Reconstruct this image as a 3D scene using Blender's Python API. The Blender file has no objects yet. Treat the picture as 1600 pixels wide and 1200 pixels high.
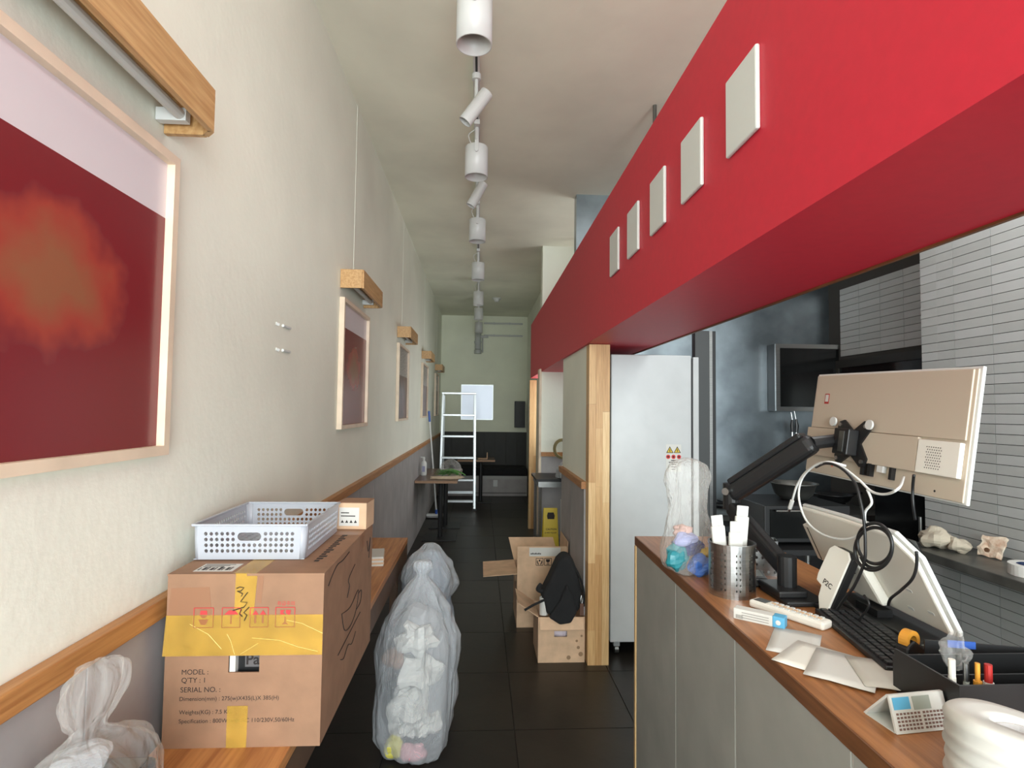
import bpy, math, random
from mathutils import Vector, Matrix, noise
random.seed(7)
S = bpy.context.scene
COL = S.collection
R = math.radians

# ------------------------------------------------------------------ camera
F = 880.0; CX, CY = 800.0, 600.0; EYE = Vector((0, 0, 1.55))
_d = Vector((750 - CX, 640 - CY, F)).normalized()            # corridor direction in camera space
_dn = Vector((-0.015, 1, 0)); _dn = (_dn - _dn.dot(_d) * _d).normalized()
_x = _dn.cross(_d)
cd = bpy.data.cameras.new('camera'); cam = bpy.data.objects.new('camera', cd); COL.objects.link(cam)
cd.sensor_width = 36; cd.lens = F / 1600 * 36; cd.clip_start = 0.02
# camera axes (right, up, back) expressed in world (X right, Y along the corridor, Z up)
right = Vector((_x[0], _d[0], -_dn[0])); down = Vector((_x[1], _d[1], -_dn[1])); fwd = Vector((_x[2], _d[2], -_dn[2]))
cam.matrix_world = Matrix.Translation(EYE) @ Matrix((right, -down, -fwd)).transposed().to_4x4()
S.camera = cam

def ray(px, py):
    v = Vector((px - CX, py - CY, F))
    w = Vector((v.dot(_x), v.dot(_d), -v.dot(_dn)))
    return w / w.y
def PX(px, py, x): a = ray(px, py); return EYE + a * (x / a.x)
def PY(px, py, y): return EYE + ray(px, py) * y
def PZ(px, py, z): a = ray(px, py); return EYE + a * ((z - EYE.z) / a.z)

# ------------------------------------------------------------------ light
W = bpy.data.worlds.new('daylight'); S.world = W; W.use_nodes = True
W.node_tree.nodes['Background'].inputs[0].default_value = (0.80, 0.90, 1.0, 1)
W.node_tree.nodes['Background'].inputs[1].default_value = 1.0
def area(name, loc, rot, sx, sy, power, col):
    l = bpy.data.lights.new(name, 'AREA'); l.shape = 'RECTANGLE'; l.size = sx; l.size_y = sy
    l.energy = power; l.color = col
    o = bpy.data.objects.new(name, l); COL.objects.link(o); o.location = loc; o.rotation_euler = rot
    return o
FRONT = -2.6
area('shopfront_daylight', (0.93, FRONT - 0.02, 1.74), (R(90), 0, 0), 3.2, 2.9, 165, (0.90, 0.985, 1.0))
area('kitchen_ceiling_panel', (1.95, 1.9, 3.33), (0, 0, 0), 0.6, 1.2, 12, (0.95, 0.98, 1.0))
area('added_back_fill', (0.895, 7.3, 1.5), (0, R(90), 0), 0.9, 1.6, 6.5, (0.93, 0.985, 1.0))  # fill lamp added to brighten the far end, at an invented window
area('added_niche_fill', (2.19, 5.4, 2.0), (0, R(90), 0), 1.8, 1.0, 9, (0.93, 0.985, 1.0))  # added fill for the mid hall, coming from an invented niche window
S.view_settings.view_transform = 'Standard'; S.view_settings.look = 'None'
S.view_settings.gamma = 1; S.view_settings.use_curve_mapping = False
S.view_settings.exposure = 1.16

# ------------------------------------------------------------------ materials
def lin(c):
    return tuple(((v / 255) / 12.92 if v / 255 <= 0.04045 else ((v / 255 + 0.055) / 1.055) ** 2.4) for v in c) + (1,)
MATS = {}
def mat(name, rgb, rough=0.6, metal=0.0, var=0.0, scale=8.0, bump=0.0, bscale=60.0, stretch=None, spec=0.5, alpha=1.0, rgb2=None, detail=4):
    if name in MATS: return MATS[name]
    m = bpy.data.materials.new(name); m.use_nodes = True; nt = m.node_tree
    b = nt.nodes['Principled BSDF']
    b.inputs['Base Color'].default_value = lin(rgb); b.inputs['Roughness'].default_value = rough
    b.inputs['Metallic'].default_value = metal; b.inputs['Specular IOR Level'].default_value = spec
    b.inputs['Alpha'].default_value = alpha
    if var or bump or rgb2:
        tc = nt.nodes.new('ShaderNodeTexCoord'); mp = nt.nodes.new('ShaderNodeMapping')
        nt.links.new(tc.outputs['Object'], mp.inputs[0])
        if stretch: mp.inputs['Scale'].default_value = stretch
    if var or rgb2:
        n = nt.nodes.new('ShaderNodeTexNoise'); n.inputs['Scale'].default_value = scale; n.inputs['Detail'].default_value = detail
        nt.links.new(mp.outputs[0], n.inputs['Vector'])
        r = nt.nodes.new('ShaderNodeValToRGB'); r.color_ramp.elements[0].position = 0.32; r.color_ramp.elements[1].position = 0.68
        c1 = rgb2 if rgb2 else tuple(max(0, v * (1 - var)) for v in rgb)
        c2 = rgb if rgb2 else tuple(min(255, v * (1 + var)) for v in rgb)
        r.color_ramp.elements[0].color = lin(c1); r.color_ramp.elements[1].color = lin(c2)
        nt.links.new(n.outputs['Fac'], r.inputs[0]); nt.links.new(r.outputs[0], b.inputs['Base Color'])
    if bump:
        n2 = nt.nodes.new('ShaderNodeTexNoise'); n2.inputs['Scale'].default_value = bscale; n2.inputs['Detail'].default_value = 5
        nt.links.new(mp.outputs[0], n2.inputs['Vector'])
        bp = nt.nodes.new('ShaderNodeBump'); bp.inputs['Strength'].default_value = bump; bp.inputs['Distance'].default_value = 0.01
        nt.links.new(n2.outputs['Fac'], bp.inputs['Height']); nt.links.new(bp.outputs[0], b.inputs['Normal'])
    MATS[name] = m
    return m
def plastic_film(name, rgb, alpha, scale=28.0, edge=0.4):
    """thin film: sees through where faced squarely, whitish at grazing angles and along wrinkles"""
    m = mat(name, rgb, rough=0.25, alpha=alpha, spec=0.6); nt = m.node_tree; b = nt.nodes['Principled BSDF']
    tc = nt.nodes.new('ShaderNodeTexCoord'); mp = nt.nodes.new('ShaderNodeMapping'); mp.inputs['Scale'].default_value = (1, 1, 0.35)
    nt.links.new(tc.outputs['Object'], mp.inputs[0])
    n = nt.nodes.new('ShaderNodeTexNoise'); n.inputs['Scale'].default_value = scale; n.inputs['Detail'].default_value = 3; n.inputs['Distortion'].default_value = 1.5
    nt.links.new(mp.outputs[0], n.inputs['Vector'])
    bp = nt.nodes.new('ShaderNodeBump'); bp.inputs['Strength'].default_value = 0.9; bp.inputs['Distance'].default_value = 0.03
    nt.links.new(n.outputs['Fac'], bp.inputs['Height']); nt.links.new(bp.outputs[0], b.inputs['Normal'])
    lw = nt.nodes.new('ShaderNodeLayerWeight'); lw.inputs['Blend'].default_value = 0.35; nt.links.new(bp.outputs[0], lw.inputs['Normal'])
    mr = nt.nodes.new('ShaderNodeMapRange'); mr.inputs['To Min'].default_value = alpha; mr.inputs['To Max'].default_value = min(1, alpha + edge)
    nt.links.new(lw.outputs['Facing'], mr.inputs['Value']); nt.links.new(mr.outputs[0], b.inputs['Alpha'])
    return m
def wood(name, rgb, dark, stretch, rough=0.45, scale=6.0):
    m = mat(name, rgb, rough=rough, rgb2=dark, scale=scale, stretch=stretch, detail=7, bump=0.05, bscale=30)
    return m

M_WALL = mat('cream_wall_paint', (238, 239, 225), 0.75, var=0.025, scale=1.6, bump=0.12, bscale=35)
M_CEIL = mat('ceiling_paint', (236, 235, 217), 0.8, var=0.045, scale=1.3, bump=0.1, bscale=20)
M_FARW = mat('far_wall_paint', (243, 245, 224), 0.8, var=0.02, scale=2)
M_BOARD = mat('grey_board', (160, 155, 154), 0.55, var=0.05, scale=5, bump=0.03, bscale=80)
M_CBOARD = mat('grey_counter_board', (162, 160, 153), 0.55, var=0.04, scale=6)
M_JOINT = mat('pale_joint', (205, 202, 196), 0.7)
M_DJOINT = mat('dark_joint', (60, 55, 52), 0.8)
M_BLACKBOARD = mat('charcoal_board', (52, 52, 50), 0.6, var=0.05)
M_TRIM = wood('trim_wood', (190, 135, 80), (160, 106, 58), (20, 0.8, 20))
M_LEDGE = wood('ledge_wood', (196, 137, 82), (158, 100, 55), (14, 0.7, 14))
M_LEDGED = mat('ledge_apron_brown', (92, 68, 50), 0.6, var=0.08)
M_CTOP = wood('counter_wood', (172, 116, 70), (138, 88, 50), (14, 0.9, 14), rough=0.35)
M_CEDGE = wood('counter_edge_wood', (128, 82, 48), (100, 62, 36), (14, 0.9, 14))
M_PINE = [wood('pine_%d' % i, c, d, (30, 30, 1.2)) for i, (c, d) in enumerate([((230, 194, 142), (208, 166, 112)), ((220, 180, 126), (194, 150, 98)), ((234, 202, 152), (214, 176, 124)), ((210, 166, 112), (186, 140, 88))])]
M_LAMPWOOD = wood('lamp_wood', (204, 164, 112), (176, 132, 82), (16, 1.0, 16))
M_FRAMEW = mat('pale_frame_wood', (226, 206, 182), 0.5, var=0.04)
M_FLOOR = [mat('floor_tile_%d' % i, c, 0.42, var=0.16, scale=5, bump=0.05, bscale=25) for i, c in enumerate([(33, 28, 22), (30, 26, 21), (36, 31, 25)])]
M_GROUTD = mat('floor_grout', (30, 27, 24), 0.8)
M_RED = mat('red_sign_board', (200, 30, 54), 0.5, var=0.015, scale=30)
M_WHITE = mat('white_paint', (212, 213, 210), 0.4)
M_WHITEM = mat('white_metal', (208, 208, 206), 0.35)
M_BLACK = mat('black_plastic', (24, 24, 25), 0.45)
M_BLACKG = mat('black_gloss', (14, 14, 15), 0.15)
M_STEEL = mat('brushed_steel', (176, 176, 174), 0.28, metal=1.0, var=0.06, scale=4, stretch=(1, 1, 40))
M_STEELD = mat('dull_steel', (118, 118, 114), 0.42, metal=0.9, var=0.12, scale=7)
M_SHEET = mat('stainless_wall_sheet', (150, 160, 166), 0.32, metal=1.0, var=0.15, scale=3, bump=0.05, bscale=6)
M_ALU = mat('aluminium', (214, 220, 222), 0.35, metal=0.7)
M_TILE = [mat('wall_tile_%d' % i, c, 0.35, var=0.02) for i, c in enumerate([(176, 178, 175), (171, 173, 170), (180, 182, 180)])]
M_TGROUT = mat('tile_grout', (62, 60, 56), 0.9)
M_CARD = mat('cardboard', (146, 111, 86), 0.8, var=0.05, scale=14, bump=0.02, bscale=120)
M_CARDD = mat('cardboard_edge', (160, 122, 90), 0.9)
M_CARD2 = mat('pale_cardboard', (208, 174, 142), 0.8, var=0.05, scale=14)
M_TAPE = mat('yellow_packing_tape', (214, 172, 74), 0.22, alpha=0.42, var=0.08, scale=16)
M_TAPEB = mat('brown_packing_tape', (168, 124, 96), 0.3, alpha=0.7)
M_INK = mat('black_ink', (42, 34, 32), 0.8)
M_REDINK = mat('red_ink', (196, 62, 62), 0.8)
M_PAPER = mat('white_paper', (206, 204, 198), 0.7)
M_BASKET = mat('pale_grey_plastic', (176, 180, 188), 0.35)
M_BEIGE = mat('beige_plastic', (192, 178, 160), 0.45)
M_OFFW = mat('off_white_plastic', (232, 228, 218), 0.42)
M_FRIDGE = mat('fridge_white', (190, 192, 192), 0.28, var=0.015)
M_YELLOW = mat('caution_yellow', (206, 176, 40), 0.5)
M_ORANGE = mat('orange_plastic', (216, 150, 56), 0.4)
M_BLUE = mat('blue_plastic', (52, 92, 176), 0.4)
M_CYAN = mat('light_blue_label', (92, 168, 206), 0.5)
M_FABRIC = mat('black_fabric', (26, 26, 27), 0.9, var=0.1, bump=0.2, bscale=90)
M_DARKTOP = wood('dark_table_wood', (110, 78, 56), (84, 58, 42), (14, 0.8, 14), rough=0.3)
M_GREEN = mat('leaf_green', (64, 122, 42), 0.5, var=0.25, scale=20)
M_BAGC = plastic_film('clear_bag_film', (236, 234, 230), 0.07, 14, 0.32)
M_BAGW = plastic_film('milky_bag_film', (222, 226, 230), 0.27, 11)
M_BAGB = plastic_film('blue_grey_bag_film', (176, 190, 206), 0.5, 7)
M_LENS = mat('lamp_reflector', (150, 146, 140), 0.3, metal=0.4)
M_GLASSD = mat('dark_window_glass', (20, 21, 21), 0.12)
M_REDLED = mat('red_label', (170, 40, 36), 0.5)

# ------------------------------------------------------------------ mesh builder
class MB:
    def __init__(s): s.v = []; s.f = []
    def add(s, vs, fs):
        o = len(s.v); s.v += [tuple(v) for v in vs]; s.f += [tuple(i + o for i in f) for f in fs]; return s
    def box(s, x0, x1, y0, y1, z0, z1, mtx=None):
        vs = [Vector((x, y, z)) for z in (z0, z1) for y in (y0, y1) for x in (x0, x1)]
        if mtx is not None: vs = [mtx @ v for v in vs]
        return s.add(vs, [(0, 2, 3, 1), (4, 5, 7, 6), (0, 1, 5, 4), (2, 6, 7, 3), (0, 4, 6, 2), (1, 3, 7, 5)])
    def bar(s, a, b, w, h, up=(0, 0, 1)):
        a = Vector(a); b = Vector(b); d = (b - a).normalized(); u = Vector(up)
        sx = d.cross(u).normalized(); u = sx.cross(d).normalized()
        vs = [p + sx * (w / 2 * i) + u * (h / 2 * j) for p in (a, b) for i, j in ((-1, -1), (1, -1), (1, 1), (-1, 1))]
        return s.add(vs, [(0, 1, 2, 3), (7, 6, 5, 4), (0, 4, 5, 1), (1, 5, 6, 2), (2, 6, 7, 3), (3, 7, 4, 0)])
    def tube(s, pts, r, n=8, caps=True):
        pts = [Vector(p) for p in pts]; rs = r if isinstance(r, (list, tuple)) else [r] * len(pts)
        t0 = (pts[1] - pts[0]).normalized()
        u = t0.orthogonal().normalized(); o = len(s.v)
        for i, p in enumerate(pts):
            t = (pts[min(i + 1, len(pts) - 1)] - pts[max(i - 1, 0)]).normalized()
            u = (u - u.dot(t) * t).normalized(); w = t.cross(u)
            for k in range(n):
                a = 2 * math.pi * k / n
                s.v.append(tuple(p + (u * math.cos(a) + w * math.sin(a)) * rs[i]))
        for i in range(len(pts) - 1):
            for k in range(n):
                k2 = (k + 1) % n
                s.f.append((o + i * n + k, o + i * n + k2, o + (i + 1) * n + k2, o + (i + 1) * n + k))
        if caps:
            s.f.append(tuple(o + k for k in reversed(range(n)))); e = o + (len(pts) - 1) * n
            s.f.append(tuple(e + k for k in range(n)))
        return s
    def lathe(s, prof, n=32, c=(0, 0, 0), mtx=None, close=False):
        o = len(s.v)
        for r, z in prof:
            for k in range(n):
                a = 2 * math.pi * k / n; p = Vector((c[0] + r * math.cos(a), c[1] + r * math.sin(a), c[2] + z))
                s.v.append(tuple(mtx @ p if mtx is not None else p))
        m = len(prof)
        for i in range(m if close else m - 1):
            i2 = (i + 1) % m
            for k in range(n):
                k2 = (k + 1) % n
                s.f.append((o + i * n + k, o + i * n + k2, o + i2 * n + k2, o + i2 * n + k))
        return s
    def prism(s, poly, z0, z1, mtx=None):
        n = len(poly); vs = [Vector((x, y, z)) for z in (z0, z1) for x, y in poly]
        if mtx is not None: vs = [mtx @ v for v in vs]
        return s.add(vs, [tuple(reversed(range(n))), tuple(range(n, 2 * n))] + [(i, (i + 1) % n, n + (i + 1) % n, n + i) for i in range(n)])
    def disc(s, r, z, n=24, c=(0, 0), mtx=None):
        vs = [Vector((c[0] + r * math.cos(2 * math.pi * k / n), c[1] + r * math.sin(2 * math.pi * k / n), z)) for k in range(n)]
        if mtx is not None: vs = [mtx @ v for v in vs]
        return s.add(vs, [tuple(range(n))])
    def mesh(s, name, m, smooth=False):
        me = bpy.data.meshes.new(name); me.from_pydata(s.v, [], s.f)
        if m: me.materials.append(m)
        if smooth:
            for p in me.polygons: p.use_smooth = True
        me.update(); return me
    def build(s, name, m, parent=None, smooth=False, bevel=0, loc=None, solid=0, auto=False, seg=2):
        o = bpy.data.objects.new(name, s.mesh(name, m, smooth)); COL.objects.link(o)
        if parent: o.parent = parent
        if loc is not None: o.location = loc
        if solid:
            sm = o.modifiers.new('thickness', 'SOLIDIFY'); sm.thickness = solid; sm.offset = 0
        if bevel:
            bm = o.modifiers.new('bevel', 'BEVEL'); bm.width = bevel; bm.segments = seg; bm.limit_method = 'ANGLE'; bm.angle_limit = R(40)
        return o

def tag(o, label, cat, group=None):
    o['label'] = label; o['category'] = cat
    if group: o['group'] = group
    return o
def thing(name, label, cat, loc=(0, 0, 0), rotz=0, group=None, mtx=None):
    o = bpy.data.objects.new(name, None); COL.objects.link(o); o.empty_display_size = 0.05
    o.location = loc; o.rotation_euler = (0, 0, rotz)
    if mtx is not None: o.matrix_world = mtx
    return tag(o, label, cat, group)
def struct(o): o['kind'] = 'structure'; return o
def inst(me, name, parent, loc, rot=(0, 0, 0), scale=None):
    o = bpy.data.objects.new(name, me); COL.objects.link(o); o.parent = parent; o.location = loc; o.rotation_euler = rot
    if scale: o.scale = scale
    return o
def copy_tree(o, parent=None):
    c = o.copy(); COL.objects.link(c); c.parent = parent
    for ch in o.children: copy_tree(ch, c)
    return c
def frame_mtx(origin, U, V):
    U = Vector(U).normalized(); V = Vector(V); V = (V - V.dot(U) * U).normalized(); N = U.cross(V)
    return Matrix.Translation(Vector(origin)) @ Matrix((U, V, N)).transposed().to_4x4()
DG = None
def text(name, body, width, m, parent, mtx, depth=0.0002, bold=0.0, squash=1.0):
    """lettering as a thin mesh; local x runs along the line, y up, z out of the surface"""
    cu = bpy.data.curves.new('t', 'FONT'); cu.body = body; cu.extrude = 0.0; cu.size = 1.0; cu.offset = bold
    ob = bpy.data.objects.new('t', cu); COL.objects.link(ob)
    bpy.context.view_layer.update()
    me = bpy.data.meshes.new_from_object(ob.evaluated_get(bpy.context.evaluated_depsgraph_get()))
    bpy.data.objects.remove(ob); bpy.data.curves.remove(cu)
    xs = [v.co.x for v in me.vertices]
    if not xs: return None
    k = width / (max(xs) - min(xs)); x0 = min(xs)
    for v in me.vertices: v.co = mtx @ Vector(((v.co.x - x0) * k, v.co.y * k * squash, depth))
    me.name = name; me.materials.clear(); me.materials.append(m)
    o = bpy.data.objects.new(name, me); COL.objects.link(o); o.parent = parent
    return o
ROTX = Matrix.Rotation(R(90), 4, 'X')     # local xy text -> x right, z up, facing -y

def smooth_path(pts, n=6):
    pts = [Vector(p) for p in pts]; out = []
    for i in range(len(pts) - 1):
        p0 = pts[max(i - 1, 0)]; p1 = pts[i]; p2 = pts[i + 1]; p3 = pts[min(i + 2, len(pts) - 1)]
        for k in range(n):
            t = k / n
            out.append(0.5 * ((2 * p1) + (p2 - p0) * t + (2 * p0 - 5 * p1 + 4 * p2 - p3) * t * t + (3 * p1 - p0 - 3 * p2 + p3) * t ** 3))
    out.append(pts[-1]); return out

# ------------------------------------------------------------------ the room
XL, XC, XS = -0.76, 0.68, 0.66          # left wall, partition, canopy front
HC, YF = 3.36, 10.84                     # ceiling height, far wall
XT1, XT2, YSTEP, YK = 2.60, 2.95, 3.05, 4.6
TRIM_Z = 1.10

fl = struct(MB().box(XL - .2, 3.2, FRONT - .2, YF + .2, -0.12, -0.006).build('floor', M_GROUTD))
tm = [MB().box(-.2975, .2975, -.2975, .2975, -0.006, 0).mesh('floor_tile', m) for m in M_FLOOR]
for i in range(6):
    for j in range(23):
        x = XL + .10 + .6 * i - .05; y = -2.9 + .6 * j
        inst(random.choice(tm), 'floor_tile', fl, (x, y, 0))
struct(MB().box(XL - .2, 3.2, FRONT - .2, YF + .2, HC, HC + .12).build('ceiling', M_CEIL))

# left wall with grey boards and wooden rail
wl = struct(MB().box(XL - .15, XL, FRONT, YF, 0, HC).build('wall_left', M_WALL))
struct(MB().box(XL, XL + .004, FRONT, YF, 0.0, TRIM_Z - .045).build('trim_4', M_JOINT))
bmesh_board = MB().box(XL + .004, XL + .014, .003, .485, 0.0, TRIM_Z - .046).mesh('wall_board', M_BOARD)
y = 1.15 - .488 * 9
while y < YF - .3:
    inst(bmesh_board, 'wall_board', wl, (0, y, 0)); y += .488
struct(MB().box(XL, XL + .03, FRONT, YF, TRIM_Z - .046, TRIM_Z).build('trim_1', M_TRIM, bevel=.003))

# far wall, dark boards, trims
wf = struct(MB().box(XL - .15, 1.2, YF, YF + .15, 0, HC).build('wall_far', M_FARW))
struct(MB().box(XL + .014, .9, YF - .004, YF, 0, 1.11).build('trim_7', M_DJOINT))
bb = MB().box(.003, .205, YF - .02, YF - .0042, 0.35, 1.11).mesh('wall_board', M_BLACKBOARD)
x = XL + .02
while x < .75: inst(bb, 'wall_board', wf, (x, 0, 0)); x += .208
struct(MB().box(XL + .01, .9, YF - .022, YF, 1.11, 1.125).build('trim_2', M_BLACKBOARD))
# right side wall of the far dining area and the wall with the wooden rail that faces the door
struct(MB().box(.90, 1.05, 6.25, YF, 0, HC).build('wall_right_far', M_WALL))
wn = struct(MB().box(.665, 2.2, 6.1, 6.25, 0, HC).build('wall_niche', M_WALL))
MB().box(.67, 2.2, 6.088, 6.099, 0, 1.05).build('wall_board', M_BOARD, wn)
struct(MB().box(.665, 2.2, 6.07, 6.1, 1.055, 1.10).build('trim_3', M_TRIM))
struct(MB().box(.640, .664, 6.08, 6.25, 0, 2.0).build('trim_5', M_FRAMEW))
struct(MB().box(2.2, 2.35, 4.7, 6.25, 0, HC).build('wall_niche_side', M_WALL))
def added_win(n, x, y0, y1, z0, z1):  # frame of an added window, out of view
    m = MB()
    for a, b, c, d in ((y0, y1, z0, z0 + .05), (y0, y1, z1 - .05, z1), (y0, y0 + .05, z0 + .05, z1 - .05), (y1 - .05, y1, z0 + .05, z1 - .05), ((y0 + y1) / 2 - .02, (y0 + y1) / 2 + .02, z0 + .05, z1 - .05)):
        m.box(x - .03, x - .001, a, b, c, d)
    struct(m.build('window_%d' % n, M_WHITE))
added_win(3, 2.2, 4.85, 5.95, 1.05, 2.95); added_win(4, .90, 6.45, 8.15, 1.02, 1.98)  # both windows are added, unseen, to bring light to the back
# partition behind the post
wp = struct(MB().box(XC, XC + .10, 3.57, 4.6, 0, 1.975).build('wall_partition', M_WALL))
pb = MB().box(XC - .012, XC, .003, .497, 0, TRIM_Z - .045).mesh('wall_board', M_BOARD)
for yy in (3.575, 4.075): inst(pb, 'wall_board', wp, (0, yy, 0))
struct(MB().box(XC - .03, XC, 3.57, 4.6, TRIM_Z - .045, TRIM_Z).build('trim_6', M_TRIM))

# kitchen walls
wk = struct(MB().box(XT1, XT1 + .5, FRONT, YSTEP, 0, HC).build('wall_kitchen', M_TGROUT))
wr = struct(MB().box(XT2, XT2 + .15, YSTEP, YK, 0, HC).build('wall_kitchen_recess', M_TGROUT))
struct(MB().box(XC + .1, 3.2, YK, YK + .1, 0, HC).build('wall_kitchen_far', M_SHEET))
TL, TH = .232, .0504
tiles = [MB().box(-.006, 0, .0017, TL - .0017, .0017, TH - .0017).mesh('wall_tile', m) for m in M_TILE]
for i in range(6):
    for j in range(46):
        inst(random.choice(tiles), 'wall_tile', wk, (XT1, YSTEP - .115 - TL * i, .30 + TH * j))
for j in range(46):
    o = inst(random.choice(tiles), 'wall_tile', wk, (XT1, YSTEP - .115 + TL, .30 + TH * j)); o.scale = (1, .115 / TL, 1); o.location.y = YSTEP - .115
    o.location.y = YSTEP - .1148
# take the first column to the corner
for i in range(7):
    for j in range(30):
        z = 1.06 + TH * j
        yv = YSTEP + TL * i
        if yv + TL > YK: continue
        if 3.06 < yv < 4.45 and 1.38 < z < 1.97: continue
        inst(random.choice(tiles), 'wall_tile', wr, (XT2, yv, z))
# shop window wall behind the camera
wfr = MB()
wfr.box(XL - .15, 3.1, FRONT - .12, FRONT, 0, .28).box(XL - .15, 3.1, FRONT - .12, FRONT, 3.2, HC)
wfr.box(XL - .15, XL + .06, FRONT - .12, FRONT, .28, 3.2).box(2.6, 3.1, FRONT - .12, FRONT, .28, 3.2)
struct(wfr.build('wall_front', M_WALL))
wm = MB()
for xx in (.05, .95, 1.8): wm.box(xx - .03, xx + .03, FRONT - .1, FRONT - .03, .28, 3.2)
struct(wm.build('window_1', M_BLACK))

# ------------------------------------------------------------------ red sign canopy above the counter
Y0, Y1, ZB, ZT, DEP = -1.6, 7.4, 1.97, 2.68, .445
cn = thing('sign_canopy', 'long red sign canopy box running above the counter', 'canopy', (XS, 0, ZB))
MB().box(0, .02, Y0, Y1, 0, ZT - ZB).build('front_board', M_RED, cn)
MB().box(.02, DEP, Y0, Y1, 0, .018).build('underside_board', M_RED, cn)
MB().box(DEP, DEP + .012, Y0, Y1, -.006, .07).build('back_edge_strip', M_CEDGE, cn)
MB().box(.02, DEP, Y0, Y1, ZT - ZB - .02, ZT - ZB).build('top_board', M_RED, cn)
for k, yy in enumerate((1.28, 1.62, 1.96, 2.30, 2.64)):
    MB().box(-.012, 0, yy, yy + .17, .26, .47).build('sign_plate', M_WHITE, cn, bevel=.005)
for yy in (.6, 3.2, 5.8):
    MB().tube([(DEP - .1, yy, ZT - ZB - .001), (DEP - .1, yy, HC - ZB)], .012).build('hanger_rod', M_STEELD, cn)

# ------------------------------------------------------------------ wooden posts
def post(label, x0, x1, y0, y1, h, seed):
    rnd = random.Random(seed)
    t = thing('wooden_post', label, 'post', ((x0 + x1) / 2, (y0 + y1) / 2, 0), group='finger jointed pine posts')
    w, d = (x1 - x0), (y1 - y0); ns = 3
    for i in range(ns):
        z = 0.0; first = True
        while z < h - .001:
            L = rnd.uniform(.18, .30) if first else rnd.uniform(.28, .62); first = False
            z2 = min(h, z + L)
            if h - z2 < .1: z2 = h
            MB().box(-w / 2 + w / ns * i + .0003, -w / 2 + w / ns * (i + 1) - .0003, -d / 2, d / 2, z + .0003, z2 - .0003).build('stave_block', rnd.choice(M_PINE), t)
            z = z2
    return t
post('tall pine wood post standing between the small cardboard box and the white fridge', .677, .808, 3.475, 3.57, 1.967, 3)
post('slim pine wood post far back, left of the caution sign', .655, .745, 7.42, 7.52, 1.95, 5)

# ------------------------------------------------------------------ counter
ang = math.atan2(.653 - .615, 2.343 - .822)
ct = thing('service_counter', 'long grey boarded service counter with brown wooden top', 'counter', (.653, 2.343, 0), -ang)
CZ = 1.03
def C(px, py, z=CZ):          # pixel on the counter top plane
    return PZ(px, py, z)
MB().box(.005, .47, -3.2, -.02, 0, CZ - .035).build('body', M_JOINT, ct)
cb = MB().box(.002, .005, -.446, -.004, 0, CZ - .036).mesh('front_board', M_CBOARD)
inst(MB().box(.002, .005, -.519, -.022, 0, CZ - .036).mesh('front_board', M_CBOARD), 'front_board', ct, (0, 0, 0))
yy = -.523
while yy > -3.1: inst(cb, 'front_board', ct, (0, yy, 0)); yy -= .45
MB().box(-.002, .02, -.019, 0.0, 0, CZ - .036).build('corner_strip', M_PINE[0], ct)
MB().box(.02, .47, -.0199, 0.0, 0, CZ - .036).build('end_panel', M_CBOARD, ct)
MB().box(.004, .50, -3.2, .004, CZ - .034, CZ).build('countertop', M_CTOP, ct)
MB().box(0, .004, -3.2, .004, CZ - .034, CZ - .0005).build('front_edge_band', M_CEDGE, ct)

# ------------------------------------------------------------------ ledge on the left
LZ = .77
lg = thing('wall_ledge', 'narrow wooden ledge table running along the left wall', 'table', (XL, 0, 0))
MB().box(.032, .335, -.9, 3.48, LZ - .03, LZ).build('top', M_LEDGE, lg, bevel=.002)
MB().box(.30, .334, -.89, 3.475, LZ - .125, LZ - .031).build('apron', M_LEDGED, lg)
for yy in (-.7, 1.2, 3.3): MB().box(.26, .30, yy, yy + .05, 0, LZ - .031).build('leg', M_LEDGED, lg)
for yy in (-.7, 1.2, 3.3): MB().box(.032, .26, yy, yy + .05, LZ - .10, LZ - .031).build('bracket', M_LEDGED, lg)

# ------------------------------------------------------------------ pictures with wooden lamp boxes on the left wall
def poster_mat():
    m = bpy.data.materials.new('menu_poster_print'); m.use_nodes = True; nt = m.node_tree; b = nt.nodes['Principled BSDF']
    b.inputs['Roughness'].default_value = .25
    tc = nt.nodes.new('ShaderNodeTexCoord'); mp = nt.nodes.new('ShaderNodeMapping')
    mp.inputs['Location'].default_value = (0, 0.02, 0.06); mp.inputs['Scale'].default_value = (1, 3.6, 5.2)
    nt.links.new(tc.outputs['Object'], mp.inputs[0])
    ln = nt.nodes.new('ShaderNodeVectorMath'); ln.operation = 'LENGTH'; nt.links.new(mp.outputs[0], ln.inputs[0])
    n = nt.nodes.new('ShaderNodeTexNoise'); n.inputs['Scale'].default_value = 14; nt.links.new(tc.outputs['Object'], n.inputs['Vector'])
    add = nt.nodes.new('ShaderNodeMath'); add.operation = 'MULTIPLY_ADD'; add.inputs[1].default_value = .5; nt.links.new(n.outputs['Fac'], add.inputs[0]); nt.links.new(ln.outputs['Value'], add.inputs[2])
    r = nt.nodes.new('ShaderNodeValToRGB'); e = r.color_ramp.elements
    e[0].position = .45; e[0].color = lin((188, 96, 62)); e[1].position = .78; e[1].color = lin((158, 66, 54))
    x = r.color_ramp.elements.new(.98); x.color = lin((124, 44, 48))
    x = r.color_ramp.elements.new(1.0); x.color = lin((122, 36, 42))
    r.color_ramp.elements[0].color = lin((146, 92, 66))
    nt.links.new(add.outputs[0], r.inputs[0]); nt.links.new(r.outputs[0], b.inputs['Base Color'])
    return m
M_POSTER = poster_mat()
M_PHEAD = mat('poster_pale_header', (214, 204, 208), .3)
M_PBROWN = mat('poster_dark_print', (92, 58, 52), .3, var=.3, scale=9)
M_PGREY = mat('poster_grey_print', (150, 142, 140), .3, var=.25, scale=12, stretch=(1, 1, 9))
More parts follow.
